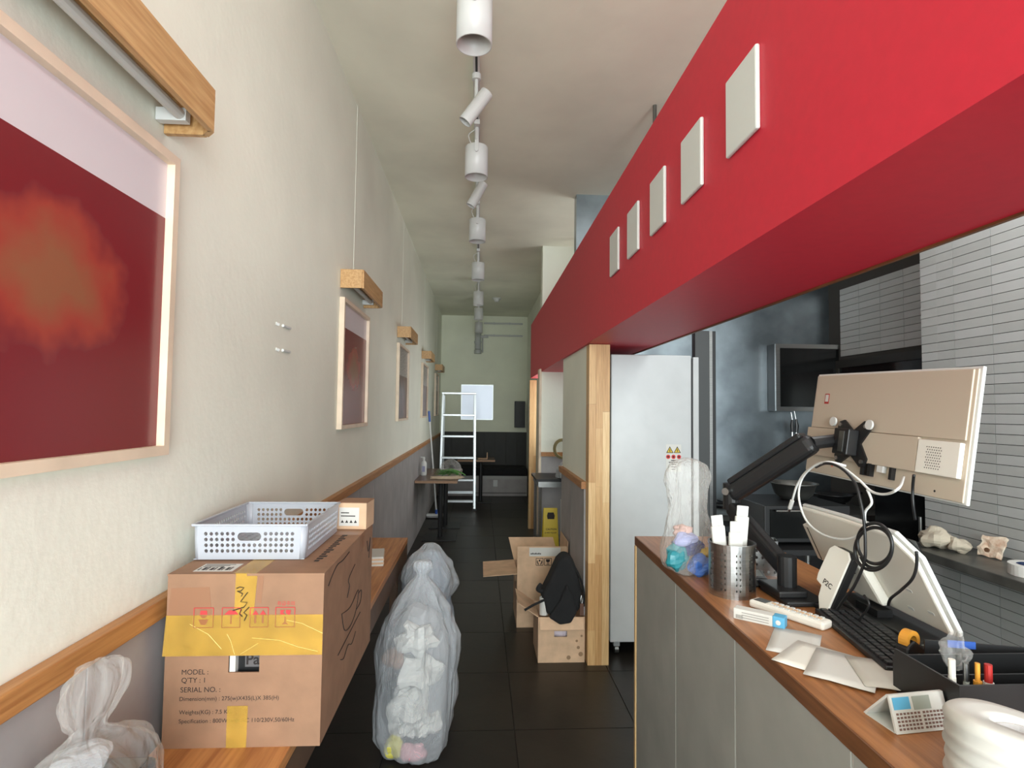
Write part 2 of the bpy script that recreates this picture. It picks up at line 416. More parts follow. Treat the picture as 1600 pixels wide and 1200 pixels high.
def picture(y0, y1, label, kind):
    t = thing('framed_picture', label, 'picture', (XL, (y0 + y1) / 2, 1.435), group='framed menu pictures on the left wall')
    h, w = .71, (y1 - y0); fw = .022
    MB().box(.001, .028, -w / 2, -w / 2 + fw, 0, h).box(.001, .028, w / 2 - fw, w / 2, 0, h).box(.001, .028, -w / 2 + fw, w / 2 - fw, 0, fw).box(.001, .028, -w / 2 + fw, w / 2 - fw, h - fw, h).build('frame', M_FRAMEW, t)
    # print sheet, its own origin in the middle so that the pattern is centred
    hh = h - 2 * fw; ww = w - 2 * fw
    top = .13 if kind == 0 else .26
    MB().box(0, .008, -ww / 2, ww / 2, -hh / 2, hh / 2 - top).build('print', M_POSTER if kind == 0 else M_PBROWN, t, loc=(.002, 0, h / 2))
    MB().box(0, .008, -ww / 2, ww / 2, hh / 2 - top, hh / 2).build('print_header', M_PHEAD if kind == 0 else M_PGREY, t, loc=(.002, 0, h / 2))
    return t
def wood_lamp(y0, y1, label):
    t = thing('picture_lamp', label, 'lamp', (XL, (y0 + y1) / 2, 2.195), group='wooden box lamps above the pictures')
    L = (y1 - y0) / 2; d = .125; h = .10; c = .03; th = .014
    plan = [(.002, -L), (d - c * .3, -L), (d, -L + c * .3), (d, L - c), (d - c, L), (.002, L)]
    MB().prism(plan, h - th, h).build('top_board', M_LAMPWOOD, t)
    MB().box(d - th, d, -L + .009, L - c, 0, h - th).build('front_board', M_LAMPWOOD, t)
    MB().box(.002, d - .009, -L, -L + th, 0, h - th).build('end_board', M_LAMPWOOD, t)
    MB().box(.002, d - c, L - th, L, 0, h - th).build('end_board', M_LAMPWOOD, t)
    MB().bar((d - th / 2, L - c, (h - th) / 2), (d - c, L - th / 2, (h - th) / 2), th, h - th).build('corner_board', M_LAMPWOOD, t)
    MB().box(.0005, .0022, -.011, .011, h + .0005, HC - 2.195).build('cord_cover', M_WALL, t)
    MB().tube([(.055, -L + .05, .03), (.055, L - .05, .03)], .013, 12).build('lamp_tube', M_WHITE, t)
    for s in (-1, 1): MB().box(.002, .07, s * (L - .04) - .01, s * (L - .04) + .01, .015, .045).build('tube_socket', M_WHITE, t)
    return t
pics = [(.68, 1.38, 'large red and orange framed poster nearest the camera on the left wall', 0),
        (3.04, 3.74, 'second framed picture along the left wall, narrow dark print', 0),
        (5.12, 5.84, 'third picture along the left wall, pale frame with brown print', 1),
        (7.25, 8.0, 'fourth picture along the left wall, beside the mop handle', 1),
        (9.37, 10.05, 'last framed picture near the far wall behind the ladder', 1)]
for y0, y1, lb, k in pics: picture(y0, y1, lb, k)
for (y0, y1), lb in zip([(.78, 1.365), (3.04, 3.66), (5.12, 5.72), (7.26, 7.86), (9.40, 10.0)],
        ['wooden box lamp above the large red poster, nearest the camera', 'second wooden box lamp along the left wall', 'third wooden box lamp along the left wall, light end grain',
         'fourth wooden box lamp, above the picture by the mop', 'farthest wooden box lamp next to the far wall corner']): wood_lamp(y0, y1, lb)
# broken wall plugs left in the wall
for n_, (a, b) in enumerate([((431, 505), (451, 513)), ((431, 545), (450, 550))]):
    p = PX(a[0], a[1], XL); q = PX(b[0], b[1], XL)
    t = thing('wall_plug', ['upper pair of torn white plugs left in the cream wall', 'lower torn white plug left in the cream wall'][n_], 'wall plug', p, group='torn plugs in the wall')
    d = q - p
    MB().tube([(0, 0, 0), (.008, .01, -.004)], .006, 6).build('plug', M_WHITE, t)
    MB().tube([(.004, d.y * .45, d.z * .6), (.006, d.y, d.z)], .006, 6).build('plug', M_WHITE, t)

# ------------------------------------------------------------------ track lights
XTR = -.045
tr = thing('light_track', 'white lighting track running along the ceiling', 'track', (XTR, 0, HC))
MB().box(-.017, .017, -1.0, 10.3, -.025, 0).build('rail', M_WHITEM, tr)
MB().box(-.006, .006, -1.0, 10.3, -.0255, -.025).build('slot', M_BLACK, tr)
MB().box(-.02, .02, 2.35, 2.62, -.03, 0).build('joint_cover', M_WHITEM, tr)
def big_spot(y, label, drop=0):
    t = thing('track_spotlight', label, 'spotlight', (XTR + .0, y, HC - .026), group='wide white cylinder spotlights on the track')
    r = .071; zt = -.155 - drop; zb = zt - .19
    MB().box(-.018, .018, -.05, .05, -.03, 0).build('adapter', M_WHITEM, t, bevel=.003)
    MB().box(-.012, .012, -.002, .002, zt - .03, -.03).build('stem', M_WHITEM, t)
    MB().tube([(0, 0, -.03), (0, 0, zt)], .011, 10).build('stem', M_WHITEM, t)
    bd = MB().lathe([(0, zt), (r * .97, zt), (r, zt - .004), (r, zb), (r - .004, zb), (r - .006, zt - .09)], 36).build('body', M_WHITEM, t, smooth=False)
    for p in bd.data.polygons: p.use_smooth = abs(p.normal.z) < .5
    MB().lathe([(r - .006, zt - .085), (r - .015, zt - .095), (r - .02, zt - .10), (.04, zt - .082), (0, zt - .08)], 30).build('reflector', M_LENS, t, smooth=True)
    MB().lathe([(r - .006, zt - .093), (r - .006, zt - .10), (r - .012, zt - .102), (r - .012, zt - .093)], 30).build('lens_ring', M_BLACK, t)
    mt = Matrix.Rotation(R(90), 4, 'X')
    MB().box(-.011, .011, -r - .006, -r - .002, zt - .055, zt + .012).box(-.011, .011, -r - .004, .004, zt + .008, zt + .012).build('yoke', M_WHITEM, t)
    MB().lathe([(0, r + .01), (.011, r + .01), (.011, r + .001)], 14, c=(0, zt - .05, 0), mtx=mt).build('pivot_knob', M_WHITEM, t)
    MB().tube(smooth_path([(-.008, .02, -.03), (-.05, .01, -.07), (-.04, 0, -.12), (-.02, 0, zt)], 4), .003, 6).build('wire', M_WHITEM, t)
    return t
def slim_spot(y, label, tilt):
    t = thing('slim_spotlight', label, 'spotlight', (XTR, y, HC - .026), group='slim tilted spotlights on the track')
    MB().tube([(0, 0, 0), (0, 0, -.03)], .024, 14).build('adapter', M_WHITEM, t)
    MB().tube([(0, 0, -.03), (0, 0, -.16)], .010, 10).build('stem', M_WHITEM, t)
    mt = Matrix.Translation((.0, -.02, -.19)) @ Matrix.Rotation(R(tilt), 4, 'Y')
    b = MB().lathe([(0, .10), (.034, .10), (.036, .097), (.036, -.10), (.033, -.10), (.031, -.04), (0, -.035)], 24, mtx=mt).build('body', M_WHITEM, t)
    MB().tube([mt @ Vector((0, .038, 0)), (0, 0, -.16)], .009, 8).build('joint', M_WHITEM, t)
    return t
for y, lb, dr in [(2.17, 'large white cylinder spotlight cut by the top edge of the photo', 0), (3.44, 'second white cylinder spotlight from the camera, below the first tilted slim lamp', 0),
              (4.78, 'third white cylinder spotlight from the camera, below the smaller slim lamp', 0), (6.22, 'fourth white cylinder spotlight along the track', 0),
              (7.75, 'fifth white cylinder spotlight along the track', 0), (9.0, 'sixth white cylinder spotlight, just above the far wall edge', 0),
              (10.1, 'seventh white cylinder spotlight in front of the far wall', .06)]: big_spot(y, lb, dr)
slim_spot(2.93, 'larger slim white spotlight tilted to the left on the track', 35)
slim_spot(4.14, 'smaller slim white spotlight tilted to the left farther along the track', 28)
# grey valve column and pipes on the far wall
p = PY(747, 520, YF - .09)
t = thing('pipe_column', 'short grey vertical pipe with fittings on the far wall', 'pipe', (p.x, YF - .07, 2.62))
MB().tube([(0, 0, .08), (0, 0, .42)], .06, 18).build('pipe', mat('pale_grey_pipe', (186, 188, 186), .5), t); MB().tube([(0, 0, 0), (0, 0, .07)], .072, 18).build('end_cap', mat('pale_grey_pipe', (186, 188, 186), .5), t)
MB().tube([(0, 0, .20), (0, 0, .24)], .07, 18).build('collar', mat('pale_grey_pipe', (186, 188, 186), .5), t); MB().tube([(.05, 0, .33), (.2, 0, .33)], .025, 10).build('side_valve', M_WHITEM, t)
MB().tube([(.09, 0, .02), (.09, 0, .30)], .012, 8).build('side_pipe', mat('pale_grey_pipe', (186, 188, 186), .5), t)
for k, py in enumerate((505, 524)):
    a = PY(756, py, YF - .03)
    t = thing('conduit', ['upper white conduit pipe on the far wall', 'lower white conduit pipe on the far wall'][k], 'pipe', (a.x, YF - .03, a.z), group='white conduits on the far wall')
    MB().tube([(0, 0, 0), (.80 - a.x, 0, 0)], .016, 8).build('pipe', M_WHITEM, t)
    for q in (.2, .5): MB().box(q - .01, q + .01, -.02, .029, -.02, .02).build('clip', M_WHITEM, t)
p = PZ(776, 466, HC)
t = thing('smoke_detector', 'small white smoke detector on the dark far ceiling', 'detector', (p.x, p.y, HC))
MB().lathe([(0, -.06), (.03, -.06), (.05, -.03), (.06, 0)], 18).build('body', M_WHITE, t); MB().lathe([(.06, -.012), (.075, -.010), (.075, 0)], 18).build('base', M_WHITE, t)

# ------------------------------------------------------------------ big cardboard box with basket
BX0, BW, BY0, BD, BH = -.712, .354, 1.36, .595, .392
t = thing('cardboard_box', 'large taped brown carton with printed specification on the left ledge', 'box', (BX0, BY0, LZ))
hx0, hx1, hz0, hz1 = .142, .212, .168, .206
pw = .004
# front with a hand hole
MB().box(0, hx0, 0, pw, 0, BH - pw).box(hx1, BW, 0, pw, 0, BH - pw).box(hx0, hx1, 0, pw, 0, hz0).box(hx0, hx1, 0, pw, hz1, BH - pw).build('front_panel', M_CARD, t)
MB().box(0, pw, pw, BD, 0, BH - pw).build('side_panel', M_CARD, t); MB().box(BW - pw, BW, pw, BD, 0, BH - pw).build('side_panel', M_CARD, t)
MB().box(pw, BW - pw, BD - pw, BD, 0, BH - pw).build('back_panel', M_CARD, t); MB().box(pw, BW - pw, pw, BD - pw, 0, pw).build('bottom_panel', M_CARD, t)
MB().box(-.001, BW / 2 - .001, -.001, BD, BH - pw, BH).build('top_flap', M_CARD, t); MB().box(BW / 2 + .001, BW + .001, -.002, BD, BH - pw, BH + .0015).build('top_flap', M_CARD, t)
MB().box(.02, BW - .02, .022, .3, .02, .30).build('packed_machine', M_BLACK, t)
MB().box(hx0 + .001, hx0 + .014, .005, .0215, hz0 - .01, hz1 + .01).build('foam_block', M_PAPER, t)
text('packed_lettering', 'Pac', .045, M_INK, t, Matrix.Translation((hx0 + .033, .0195, .178)) @ ROTX, bold=.02)
MB().box(hx0 + .03, hx0 + .08, .0198, .0218, .172, .205).build('packed_label', mat('grey_label', (96, 92, 92), .6), t)
def fu(px, py): return ((px - 262) / 252 * BW, (1157 - py) / 256 * BH)      # photo position on the carton front
def flat(poly, m, name, z=.0006, par=t, th=.0003):
    MB().prism([fu(*q) for q in poly], z, z + th, mtx=ROTX).build(name, m, par)
flat([(262, 962), (514, 962), (514, 1022), (258, 1022)], M_TAPE, 'wide_tape', .0012)
flat([(371, 900), (406, 900), (401, 966), (370, 966)], M_TAPE, 'vertical_tape', .0016)
flat([(364, 1096), (397, 1096), (396, 1157), (364, 1157)], M_TAPE, 'lower_tape', .001)
flat([(268, 922), (329, 920), (334, 962), (264, 962)], M_TAPEB, 'brown_tape_patch', .0003)
flat([(407, 902), (416, 902), (413, 945), (405, 945)], M_TAPEB, 'brown_tape_strip', .0003)
MB().box(.147, .200, -.0012, .26, BH + .0016, BH + .0021).build('top_tape', M_TAPE, t)
MB().box(BW + .0012, BW + .0016, .40, .45, BH - .05, BH).box(BW * .5, BW + .001, .40, .45, BH + .0016, BH + .002).build('corner_tape', M_TAPEB, t)
def line(body, x, y, w, bold=.0):
    u, v = fu(x, y); text('printed_line', body, w / 252 * BW, M_INK, t, Matrix.Translation((u, -.0006, v)) @ ROTX, bold=bold)
line('MODEL :', 290, 1049, 42); line("Q'TY : 1", 290, 1061, 37); line('SERIAL NO. :', 289, 1075, 63)
line('Dimension(mm) : 275(w)X435(L)X 385(H)', 288, 1087.5, 158, .0); line('Weights(KG) : 7.5 KG', 288, 1107, 83, .0)
line('Specification : 800W with AC 110/230V,50/60Hz', 288, 1120, 184, .0)
u, v = fu(439, 948); text('printed_line', '취급주의', 28 / 252 * BW, M_REDINK, t, Matrix.Translation((u, -.0006, v)) @ ROTX)
def stroke(pts, r, m, name, y=-.0026):
    q = [(fu(*p)[0], y, fu(*p)[1]) for p in pts]; MB().tube(q, r, 5).build(name, m, t)
for k, (x0, x1) in enumerate(((306, 337), (351, 380), (396, 425), (437, 468))):
    y0, y1 = 951, 980
    cx = (x0 + x1) / 2; up, lo = MB(), MB(); yt = 962
    def seg(mb, a, b):
        A = fu(*a); B = fu(*b); mb.bar((A[0], -.0020, A[1]), (B[0], -.0020, B[1]), .0016, .0004, up=(0, 1, 0))
    seg(up, (x0, y0), (x1, y0)); seg(up, (x0, y0), (x0, yt)); seg(up, (x1, y0), (x1, yt))
    seg(lo, (x0, yt), (x0, y1)); seg(lo, (x1, yt), (x1, y1)); seg(lo, (x0, y1), (x1, y1))
    def poly(ps, mb=None):
        ps = [(a_, b_) for a_, b_ in ps]
        (mb or (up if sum(q[1] for q in ps) / len(ps) < 11 else lo)).prism([fu(cx + a_, y0 + b_) for a_, b_ in ps], .0018, .0021, mtx=ROTX)
    if k == 0: poly([(-5, 4), (5, 4), (6, 10), (-6, 10)]); poly([(-6, 11.5), (6, 11.5), (2, 15), (-2, 15)]); poly([(-8, 17), (8, 17), (4, 25), (-4, 25)])
    if k == 1: poly([(-11, 10), (-4, 4), (6, 4), (12, 10)]); poly([(-1, 12), (1, 12), (1, 24), (-1, 24)])
    if k == 2:
        for s_ in (-6, 6): poly([(s_, 4), (s_ + 5, 10.5), (s_ - 5, 10.5)]); poly([(s_ - 1.5, 11.5), (s_ + 1.5, 11.5), (s_ + 1.5, 23), (s_ - 1.5, 23)])
    if k == 3: poly([(-8, 4), (-1, 4), (-4, 8), (0, 10.5), (-8, 10.5)]); poly([(1, 4), (9, 4), (8, 10.5), (4, 10.5), (1, 8)]); poly([(-1, 14), (1, 14), (1, 22), (6, 25), (-6, 25), (-1, 22)])
    up.build('handling_icon', M_REDINK, t); lo.build('taped_icon', mat('red_ink_under_tape', (150, 96, 56), .5), t)
for s in ([(373, 922), (378, 920), (385, 921), (380, 926), (374, 926), (383, 930), (381, 934)], [(391, 928), (380, 942), (391, 943), (386, 950), (368, 955)], [(382, 953), (379, 960), (384, 964)], [(394, 950), (386, 958), (391, 962), (387, 970)]):
    stroke(s, .0012, M_INK, 'handwriting')
for s in ([(455, 970), (480, 975), (514, 990)], [(400, 996), (445, 1000), (475, 1010), (507, 1017)], [(373, 1020), (366, 1000), (360, 990)], [(382, 1020), (410, 1004)], [(300, 975), (330, 990), (352, 1012)]):
    stroke(s, .0005, mat('tape_crease', (226, 198, 120), .3), 'tape_crease', -.0017)
# shipping label and print on the top, sketch of a cup on the right side
MB().box(.045, .135, .02, .085, BH + .0002, BH + .0006).build('shipping_label', M_PAPER, t)
mb = MB()
for q in range(9): mb.box(.05 + .009 * q, .053 + .009 * q + .004 * (q % 2), .03, .05 + .003 * (q % 3), BH + .0006, BH + .0009)
for q in range(3): mb.box(.05, .10 + .01 * q, .058 + .009 * q, .061 + .009 * q, BH + .0006, BH + .0009)
mb.build('label_print', M_INK, t)
mb = MB()
for q in range(14): mb.box(.30, .312 + .004 * (q % 3), .10 + .022 * q, .114 + .022 * q, BH + .0016, BH + .0019)
mb.build('top_print', M_INK, t)
SX = BW + .0012
def sidepts(pts): return [(SX, a * BD, b * BH) for a, b in pts]
mb = MB()
for pts in ([(.06, .90), (.12, .94), (.2, .97), (.3, .96), (.42, .97)], [(.30, .60), (.36, .46), (.48, .42), (.6, .47), (.64, .6), (.47, .56), (.30, .60)], [(.64, .57), (.72, .56), (.70, .48), (.60, .47)], [(.40, .66), (.44, .72), (.42, .78), (.55, .83)], [(.25, .36), (.7, .40)], [(.3, .3), (.36, .27), (.44, .31), (.52, .27), (.6, .31)], [(.84, .9), (.88, .8), (.93, .9), (.90, .74)]):
    mb.tube(smooth_path(sidepts(pts), 4), .0011, 4)
mb.build('side_print', M_INK, t)

# basket
def perforated(mb, P, nu, nv, skip, slot, hole=.34, seg=8):
    """P(u,v)->Vector, cells nu x nv with a round hole each; slot=(u0,u1,v0,v1) cells carry one long hand hole"""
    for i in range(nu):
        for j in range(nv):
            if slot and slot[0] <= i < slot[1] and slot[2] <= j < slot[3]: continue
            cx, cy = i + .5, j + .5
            if skip and skip(i, j):
                mb.add([P(i, j), P(i + 1, j), P(i + 1, j + 1), P(i, j + 1)], [(0, 1, 2, 3)]); continue
            out = []; inn = []
            for k in range(seg):
                a = 2 * math.pi * (k + .5) / seg; c, s = math.cos(a), math.sin(a); m = max(abs(c), abs(s))
                out.append(P(cx + .5 * c / m, cy + .5 * s / m)); inn.append(P(cx + hole * c, cy + hole * s))
            corner = [P(i + 1, j + 1), P(i, j + 1), P(i, j), P(i + 1, j)]
            o = len(mb.v); mb.add(out + inn, [(k, (k + 1) % seg, seg + (k + 1) % seg, seg + k) for k in range(seg)])
            # corner triangles
            for q, (ka, kb) in enumerate(((0, 1), (2, 3), (4, 5), (6, 7))): mb.add([out[ka], corner[q], out[kb]], [(0, 1, 2)])
    if slot:
        u0, u1, v0, v1 = slot; cy = (v0 + v1) / 2; hh = (v1 - v0) * .36; n = 6
        L, Rr = u0 + .3 + hh, u1 - .3 - hh
        ring = [(Rr + hh * math.sin(math.pi * k / n), cy - hh * math.cos(math.pi * k / n)) for k in range(n + 1)] + [(L - hh * math.sin(math.pi * k / n), cy + hh * math.cos(math.pi * k / n)) for k in range(n + 1)]
        outr = []
        for k, (a, b) in enumerate(ring):
            if k <= n: outr.append((u1, v0 + (v1 - v0) * k / n))
            else: outr.append((u0, v1 - (v1 - v0) * (k - n - 1) / n))
        N = len(ring)
        mb.add([P(*q) for q in outr] + [P(*q) for q in ring], [(k, (k + 1) % N, N + (k + 1) % N, N + k) for k in range(N)])
KW, KD, KH = .272, .335, .086
bs = thing('plastic_basket', 'pale grey perforated plastic basket lying on the large carton', 'basket', (-.712, 1.475, LZ + BH + .0035))
fl_ = .004                       # flare of the walls
def wall_pt(side):
    e0 = .012
    def P(u, v):
        z = v / 6 * KH
        k = fl_ * z / KH
        if side == 0: a = e0 + u / 19 * (KW - 2 * e0); return Vector((a + (a / KW - .5) * 2 * k, -k, z))
        if side == 1: a = e0 + u / 19 * (KW - 2 * e0); return Vector((a + (a / KW - .5) * 2 * k, KD + k, z))
        a = e0 + u / 23 * (KD - 2 * e0); b = a + (a / KD - .5) * 2 * k
        return Vector((-k if side == 2 else KW + k, b, z))
    return P
for sd, nm in ((0, 'front_wall'), (1, 'back_wall'), (2, 'side_wall'), (3, 'side_wall')):
    mb = MB(); nu = 19 if sd < 2 else 23
    perforated(mb, wall_pt(sd), nu, 6, lambda i, j, nu=nu: j in (0, 5) or i in (0, nu - 1), (7, 12, 3, 5) if sd < 2 else None)
    mb.build(nm, M_BASKET, bs, solid=.002)
mb = MB()                                     # rounded corners
for cx, cy, a0 in ((.012, .012, 180), (KW - .012, .012, 270), (KW - .012, KD - .012, 0), (.012, KD - .012, 90)):
    ring = []
    for k in range(6):
        a = R(a0 + 18 * k)
        for z in (0, KH):
            e = fl_ * z / KH
            ring.append(Vector((cx + (.012 + e) * math.cos(a) + 0 * e, cy + (.012 + e) * math.sin(a), z)))
    mb = MB(); mb.add(ring, [(2 * k, 2 * k + 2, 2 * k + 3, 2 * k + 1) for k in range(5)]); mb.build('corner', M_BASKET, bs, smooth=True, solid=.002)
rim = [(-fl_, -fl_), (KW + fl_, -fl_), (KW + fl_, KD + fl_), (-fl_, KD + fl_)]
mb = MB()
for k in range(4):
    a, b = rim[k], rim[(k + 1) % 4]; mb.bar((a[0], a[1], KH), (b[0], b[1], KH), .007, .006)
mb.build('rim', M_BASKET, bs, bevel=.002)
mb = MB(); perforated(mb, lambda u, v: Vector((u / 12 * KW, v / 15 * KD, .0005)), 12, 15, None, None, .28)
mb.build('bottom', M_BASKET, bs, solid=.002)
# small white carton at the back of the big one
t = thing('small_carton', 'small pale carton with a printed label behind the plastic basket', 'box', (-.452, 1.845, LZ + BH + .0022), R(-4))
MB().box(0, .095, 0, .095, 0, .082).build('body', M_CARD2, t)
MB().box(-.001, .096, -.001, .047, .082, .084).build('lid_flap', M_CARD, t); MB().box(-.001, .096, .048, .096, .082, .0838).build('lid_flap', M_CARD, t)
MB().box(.008, .072, -.001, 0, .01, .068).build('label', M_PAPER, t)
mb = MB()
for q in range(4): mb.prism([(.014 + .014 * q, .02), (.024 + .014 * q, .02), (.019 + .014 * q, .029)], .0011, .0014, mtx=ROTX)
mb.box(.014, .06, -.0014, -.001, .04, .043).box(.014, .04, -.0014, -.001, .05, .053); mb.build('label_print', M_INK, t)

# ------------------------------------------------------------------ plastic bags
def bag(mb, prof, n=56, rings=44, folds=9, amp=.12, seed=0, off=None, sq=(1, 1), crumple=.012, cl=9):
    """closed wrinkled film: prof = [(z, r)], pleats grow where the bag is gathered"""
    rnd = random.Random(seed); ph = [rnd.uniform(0, 6.28) for _ in range(6)]
    P = []
    zs = [p[0] for p in prof]; z0, z1 = zs[0], zs[-1]; rmax = max(p[1] for p in prof)
    o = len(mb.v)
    pts = smooth_path([(p[1], p[0], 0) for p in prof], max(2, rings // (len(prof) - 1)))
    for i, q in enumerate(pts):
        r, z = max(q.x, .001), q.y; t = (z - z0) / (z1 - z0)
        g = 1 - min(1, r / rmax)
        for k in range(n):
            a = 2 * math.pi * k / n
            f = math.sin(folds * a + ph[0] + 1.5 * t) * .6 + math.sin((folds * 2 + 1) * a + ph[1] + 3 * t) * .35 + math.sin(3 * a + ph[2] + 4 * t) * .5
            rr = r * (1 + amp * (.35 + 1.1 * g) * f)
            v = Vector((rr * math.cos(a) * sq[0], rr * math.sin(a) * sq[1], z))
            nn = noise.noise_vector(v * cl + Vector((seed * 3.1, 0, 0))) * crumple + noise.noise_vector(v * cl * 3 + Vector((seed, 5, 0))) * crumple * .5
            v += nn * min(1, r / rmax + .3)
            if off: dx, dy = off(t); v += Vector((dx, dy, 0))
            v.z = max(v.z, .002)
            mb.v.append(tuple(v))
    m = len(pts)
    for i in range(m - 1):
        for k in range(n):
            k2 = (k + 1) % n
            mb.f.append((o + i * n + k, o + i * n + k2, o + (i + 1) * n + k2, o + (i + 1) * n + k))
    mb.f.append(tuple(o + k for k in reversed(range(n)))); mb.f.append(tuple(o + (m - 1) * n + k for k in range(n)))
    return mb
def lump(name, m, parent, c, r, seed, amp=.35, n=12):
    """crumpled solid piece"""
    mb = MB(); prof = [(r[2] * -math.cos(math.pi * k / n), math.sin(math.pi * k / n)) for k in range(n + 1)]
    o = 0
    for z, q in prof:
        for k in range(18):
            a = 2 * math.pi * k / 18; v = Vector((q * r[0] * math.cos(a), q * r[1] * math.sin(a), z))
            d = noise.noise(v * (1.6 / max(r)) + Vector((seed * 7.7, 0, 0)))
            v = v * (1 + amp * d) ; mb.v.append(tuple(v + Vector(c)))
    for i in range(n):
        for k in range(18): mb.f.append((i * 18 + k, i * 18 + (k + 1) % 18, (i + 1) * 18 + (k + 1) % 18, (i + 1) * 18 + k))
    return mb.build(name, m, parent, smooth=False)

# foreground clear bag with a black appliance inside
t = thing('clear_plastic_bag', 'knotted clear plastic bag holding a black appliance, bottom left corner', 'bag', (-.640, .975, LZ))
mb = MB(); bag(mb, [(.004, .09), (.02, .12), (.10, .13), (.16, .12), (.20, .09), (.235, .036), (.255, .022), (.28, .036), (.315, .047), (.345, .043), (.36, .018)], folds=8, amp=.16, seed=3, sq=(.76, 1.35), off=lambda q: (.02 * min(1, max(0, q - .45) * 3), .0), crumple=.014)
mb.build('film', M_BAGC, t, smooth=True)
MB().box(-.075, .07, -.12, .11, .006, .15).build('appliance', M_BLACKG, t, bevel=.012)
MB().box(-.04, .04, -.10, -.04, .151, .17).build('appliance_lid', M_BLACK, t, bevel=.008)
MB().box(.0, .06, -.03, .09, .1505, .156).build('grey_panel', M_STEELD, t, bevel=.002)
lump('packing_film', M_BAGW, t, (-.03, .06, .17), (.04, .05, .025), 4)

# tall milky bag in the aisle
b0 = PZ(638, 1196, 0)
t = thing('rubbish_bag', 'tall tied clear rubbish bag full of white waste standing in the aisle', 'bag', (b0.x - .0, b0.y + .12, 0))
mb = MB(); bag(mb, [(.004, .10), (.03, .155), (.15, .18), (.35, .185), (.52, .175), (.63, .14), (.70, .09), (.76, .04), (.79, .025), (.82, .04), (.845, .035), (.85, .012)], folds=11, amp=.13, seed=11, sq=(1, .9), off=lambda q: (.035 * q, .0), crumple=.02, cl=6)
mb.build('film', M_BAGW, t, smooth=True)
for k_, (c_, r_) in enumerate((((.02, -.07, .52), (.075, .06, .075)), ((.035, -.06, .38), (.085, .07, .08)), ((.0, -.07, .24), (.08, .06, .09)), ((.05, -.03, .14), (.07, .06, .07)), ((-.03, -.05, .14), (.05, .06, .06)))):
    lump('waste_paper', M_PAPER, t, c_, r_, 100 + k_, .75)
lump('yellow_wrapper', mat('yellow_wrapper', (216, 206, 96), .5), t, (-.07, -.09, .06), (.04, .03, .05), 2)
lump('pink_wrapper', mat('pink_wrapper', (206, 150, 156), .5), t, (.02, -.11, .05), (.06, .025, .04), 5)
lump('brown_paper', mat('brown_paper', (150, 118, 98), .8), t, (-.07, -.02, .42), (.06, .06, .05), 6)
lump('dark_waste', M_FABRIC, t, (-.08, .0, .22), (.07, .08, .10), 8)
lump('grey_waste', mat('grey_waste', (150, 150, 152), .7), t, (.03, .04, .34), (.13, .10, .32), 9)
# blue-grey bag beside the ledge
t = thing('refuse_sack', 'blue grey refuse sack with white film top beside the ledge end', 'bag', (-.275, 3.12, 0))
mb = MB(); bag(mb, [(.004, .10), (.03, .14), (.2, .16), (.4, .15), (.54, .13), (.66, .12), (.74, .09), (.78, .04)], folds=7, amp=.10, seed=21, sq=(1.0, 1.0), crumple=.02, cl=5, off=lambda q: (0, 0))
mb.build('film', M_BAGB, t, smooth=True)
mb = MB(); bag(mb, [(.54, .13), (.58, .15), (.66, .145), (.74, .11), (.80, .06), (.825, .02)], folds=6, amp=.14, seed=23, sq=(.95, 1.0), crumple=.025, cl=7, off=lambda q: (.01, -.02))
mb.build('loose_white_film', M_BAGW, t, smooth=True)
lump('stuffing', mat('pale_blue_stuffing', (140, 156, 176), .8), t, (0, 0, .36), (.13, .13, .36), 12, .2)
# stack of white paper at the ledge end
t = thing('paper_stack', 'small stack of white paper sheets at the far end of the ledge', 'paper', (-.55, 2.95, LZ), R(8))
for k in range(5): MB().box(-.07 + .004 * k, .07 + .003 * (k % 2), -.10, .10 - .006 * k, .009 * k, .009 * k + .0085).build('sheet', M_PAPER if k % 2 == 0 else M_CARD2, t)

# ------------------------------------------------------------------ open carton and small carton by the post
def flap(mb, a, b, out, L, th=.004):
    a = Vector(a); b = Vector(b); o = Vector(out).normalized() * L; nrm = (b - a).cross(o).normalized() * th
    mb.add([a, b, b + o, a + o, a + nrm, b + nrm, b + o + nrm, a + o + nrm], [(0, 1, 2, 3), (7, 6, 5, 4), (0, 4, 5, 1), (1, 5, 6, 2), (2, 6, 7, 3), (3, 7, 4, 0)])
    return mb
w, d, h = .36, .40, .375
t = thing('open_carton', 'open cardboard carton with raised flaps standing by the partition', 'box', (.283, 4.085, 0), R(0))
MB().box(0, w, 0, .004, .004, h).build('front_panel', M_CARD2, t); MB().box(0, w, d - .004, d, .004, h).build('back_panel', M_CARD2, t)
MB().box(0, .004, .004, d - .004, .004, h).build('side_panel', M_CARD2, t); MB().box(w - .004, w, .004, d - .004, .004, h).build('side_panel', M_CARD2, t)
MB().box(0, w, 0, d, 0, .004).build('bottom_panel', M_CARD2, t)
flap(MB(), (0, 0, h), (w - .004, 0, h), (.0, -.05, 1), .20).build('front_flap', M_CARD2, t)
flap(MB(), (0, d, h), (0, .01, h), (-1, -.25, .0), .25).build('left_flap', M_CARD2, t)
flap(MB(), (w, d, h), (.0, d, h), (-.2, .6, .8), .19).build('back_flap', M_CARD2, t)
flap(MB(), (w, .02, h), (w, d, h), (.05, .1, 1), .22).build('right_flap', M_CARD2, t)
lump('inner_paper', M_CARD2, t, (.10, .14, .33), (.10, .10, .12), 40, .25)
mt = Matrix.Translation((0, -.0044, h)) @ Matrix.Rotation(R(90 + 2.9), 4, 'X')
MB().box(.085, .31, .13, .192, .0008, .0014, mt).build('paper_label', M_PAPER, t)
mb = MB()
for q in range(7): mb.box(.095 + .011 * q, .103 + .011 * q, .143, .152 + .003 * (q % 2), .0015, .0018, mt)
mb.build('label_print', M_INK, t)
mb = MB()
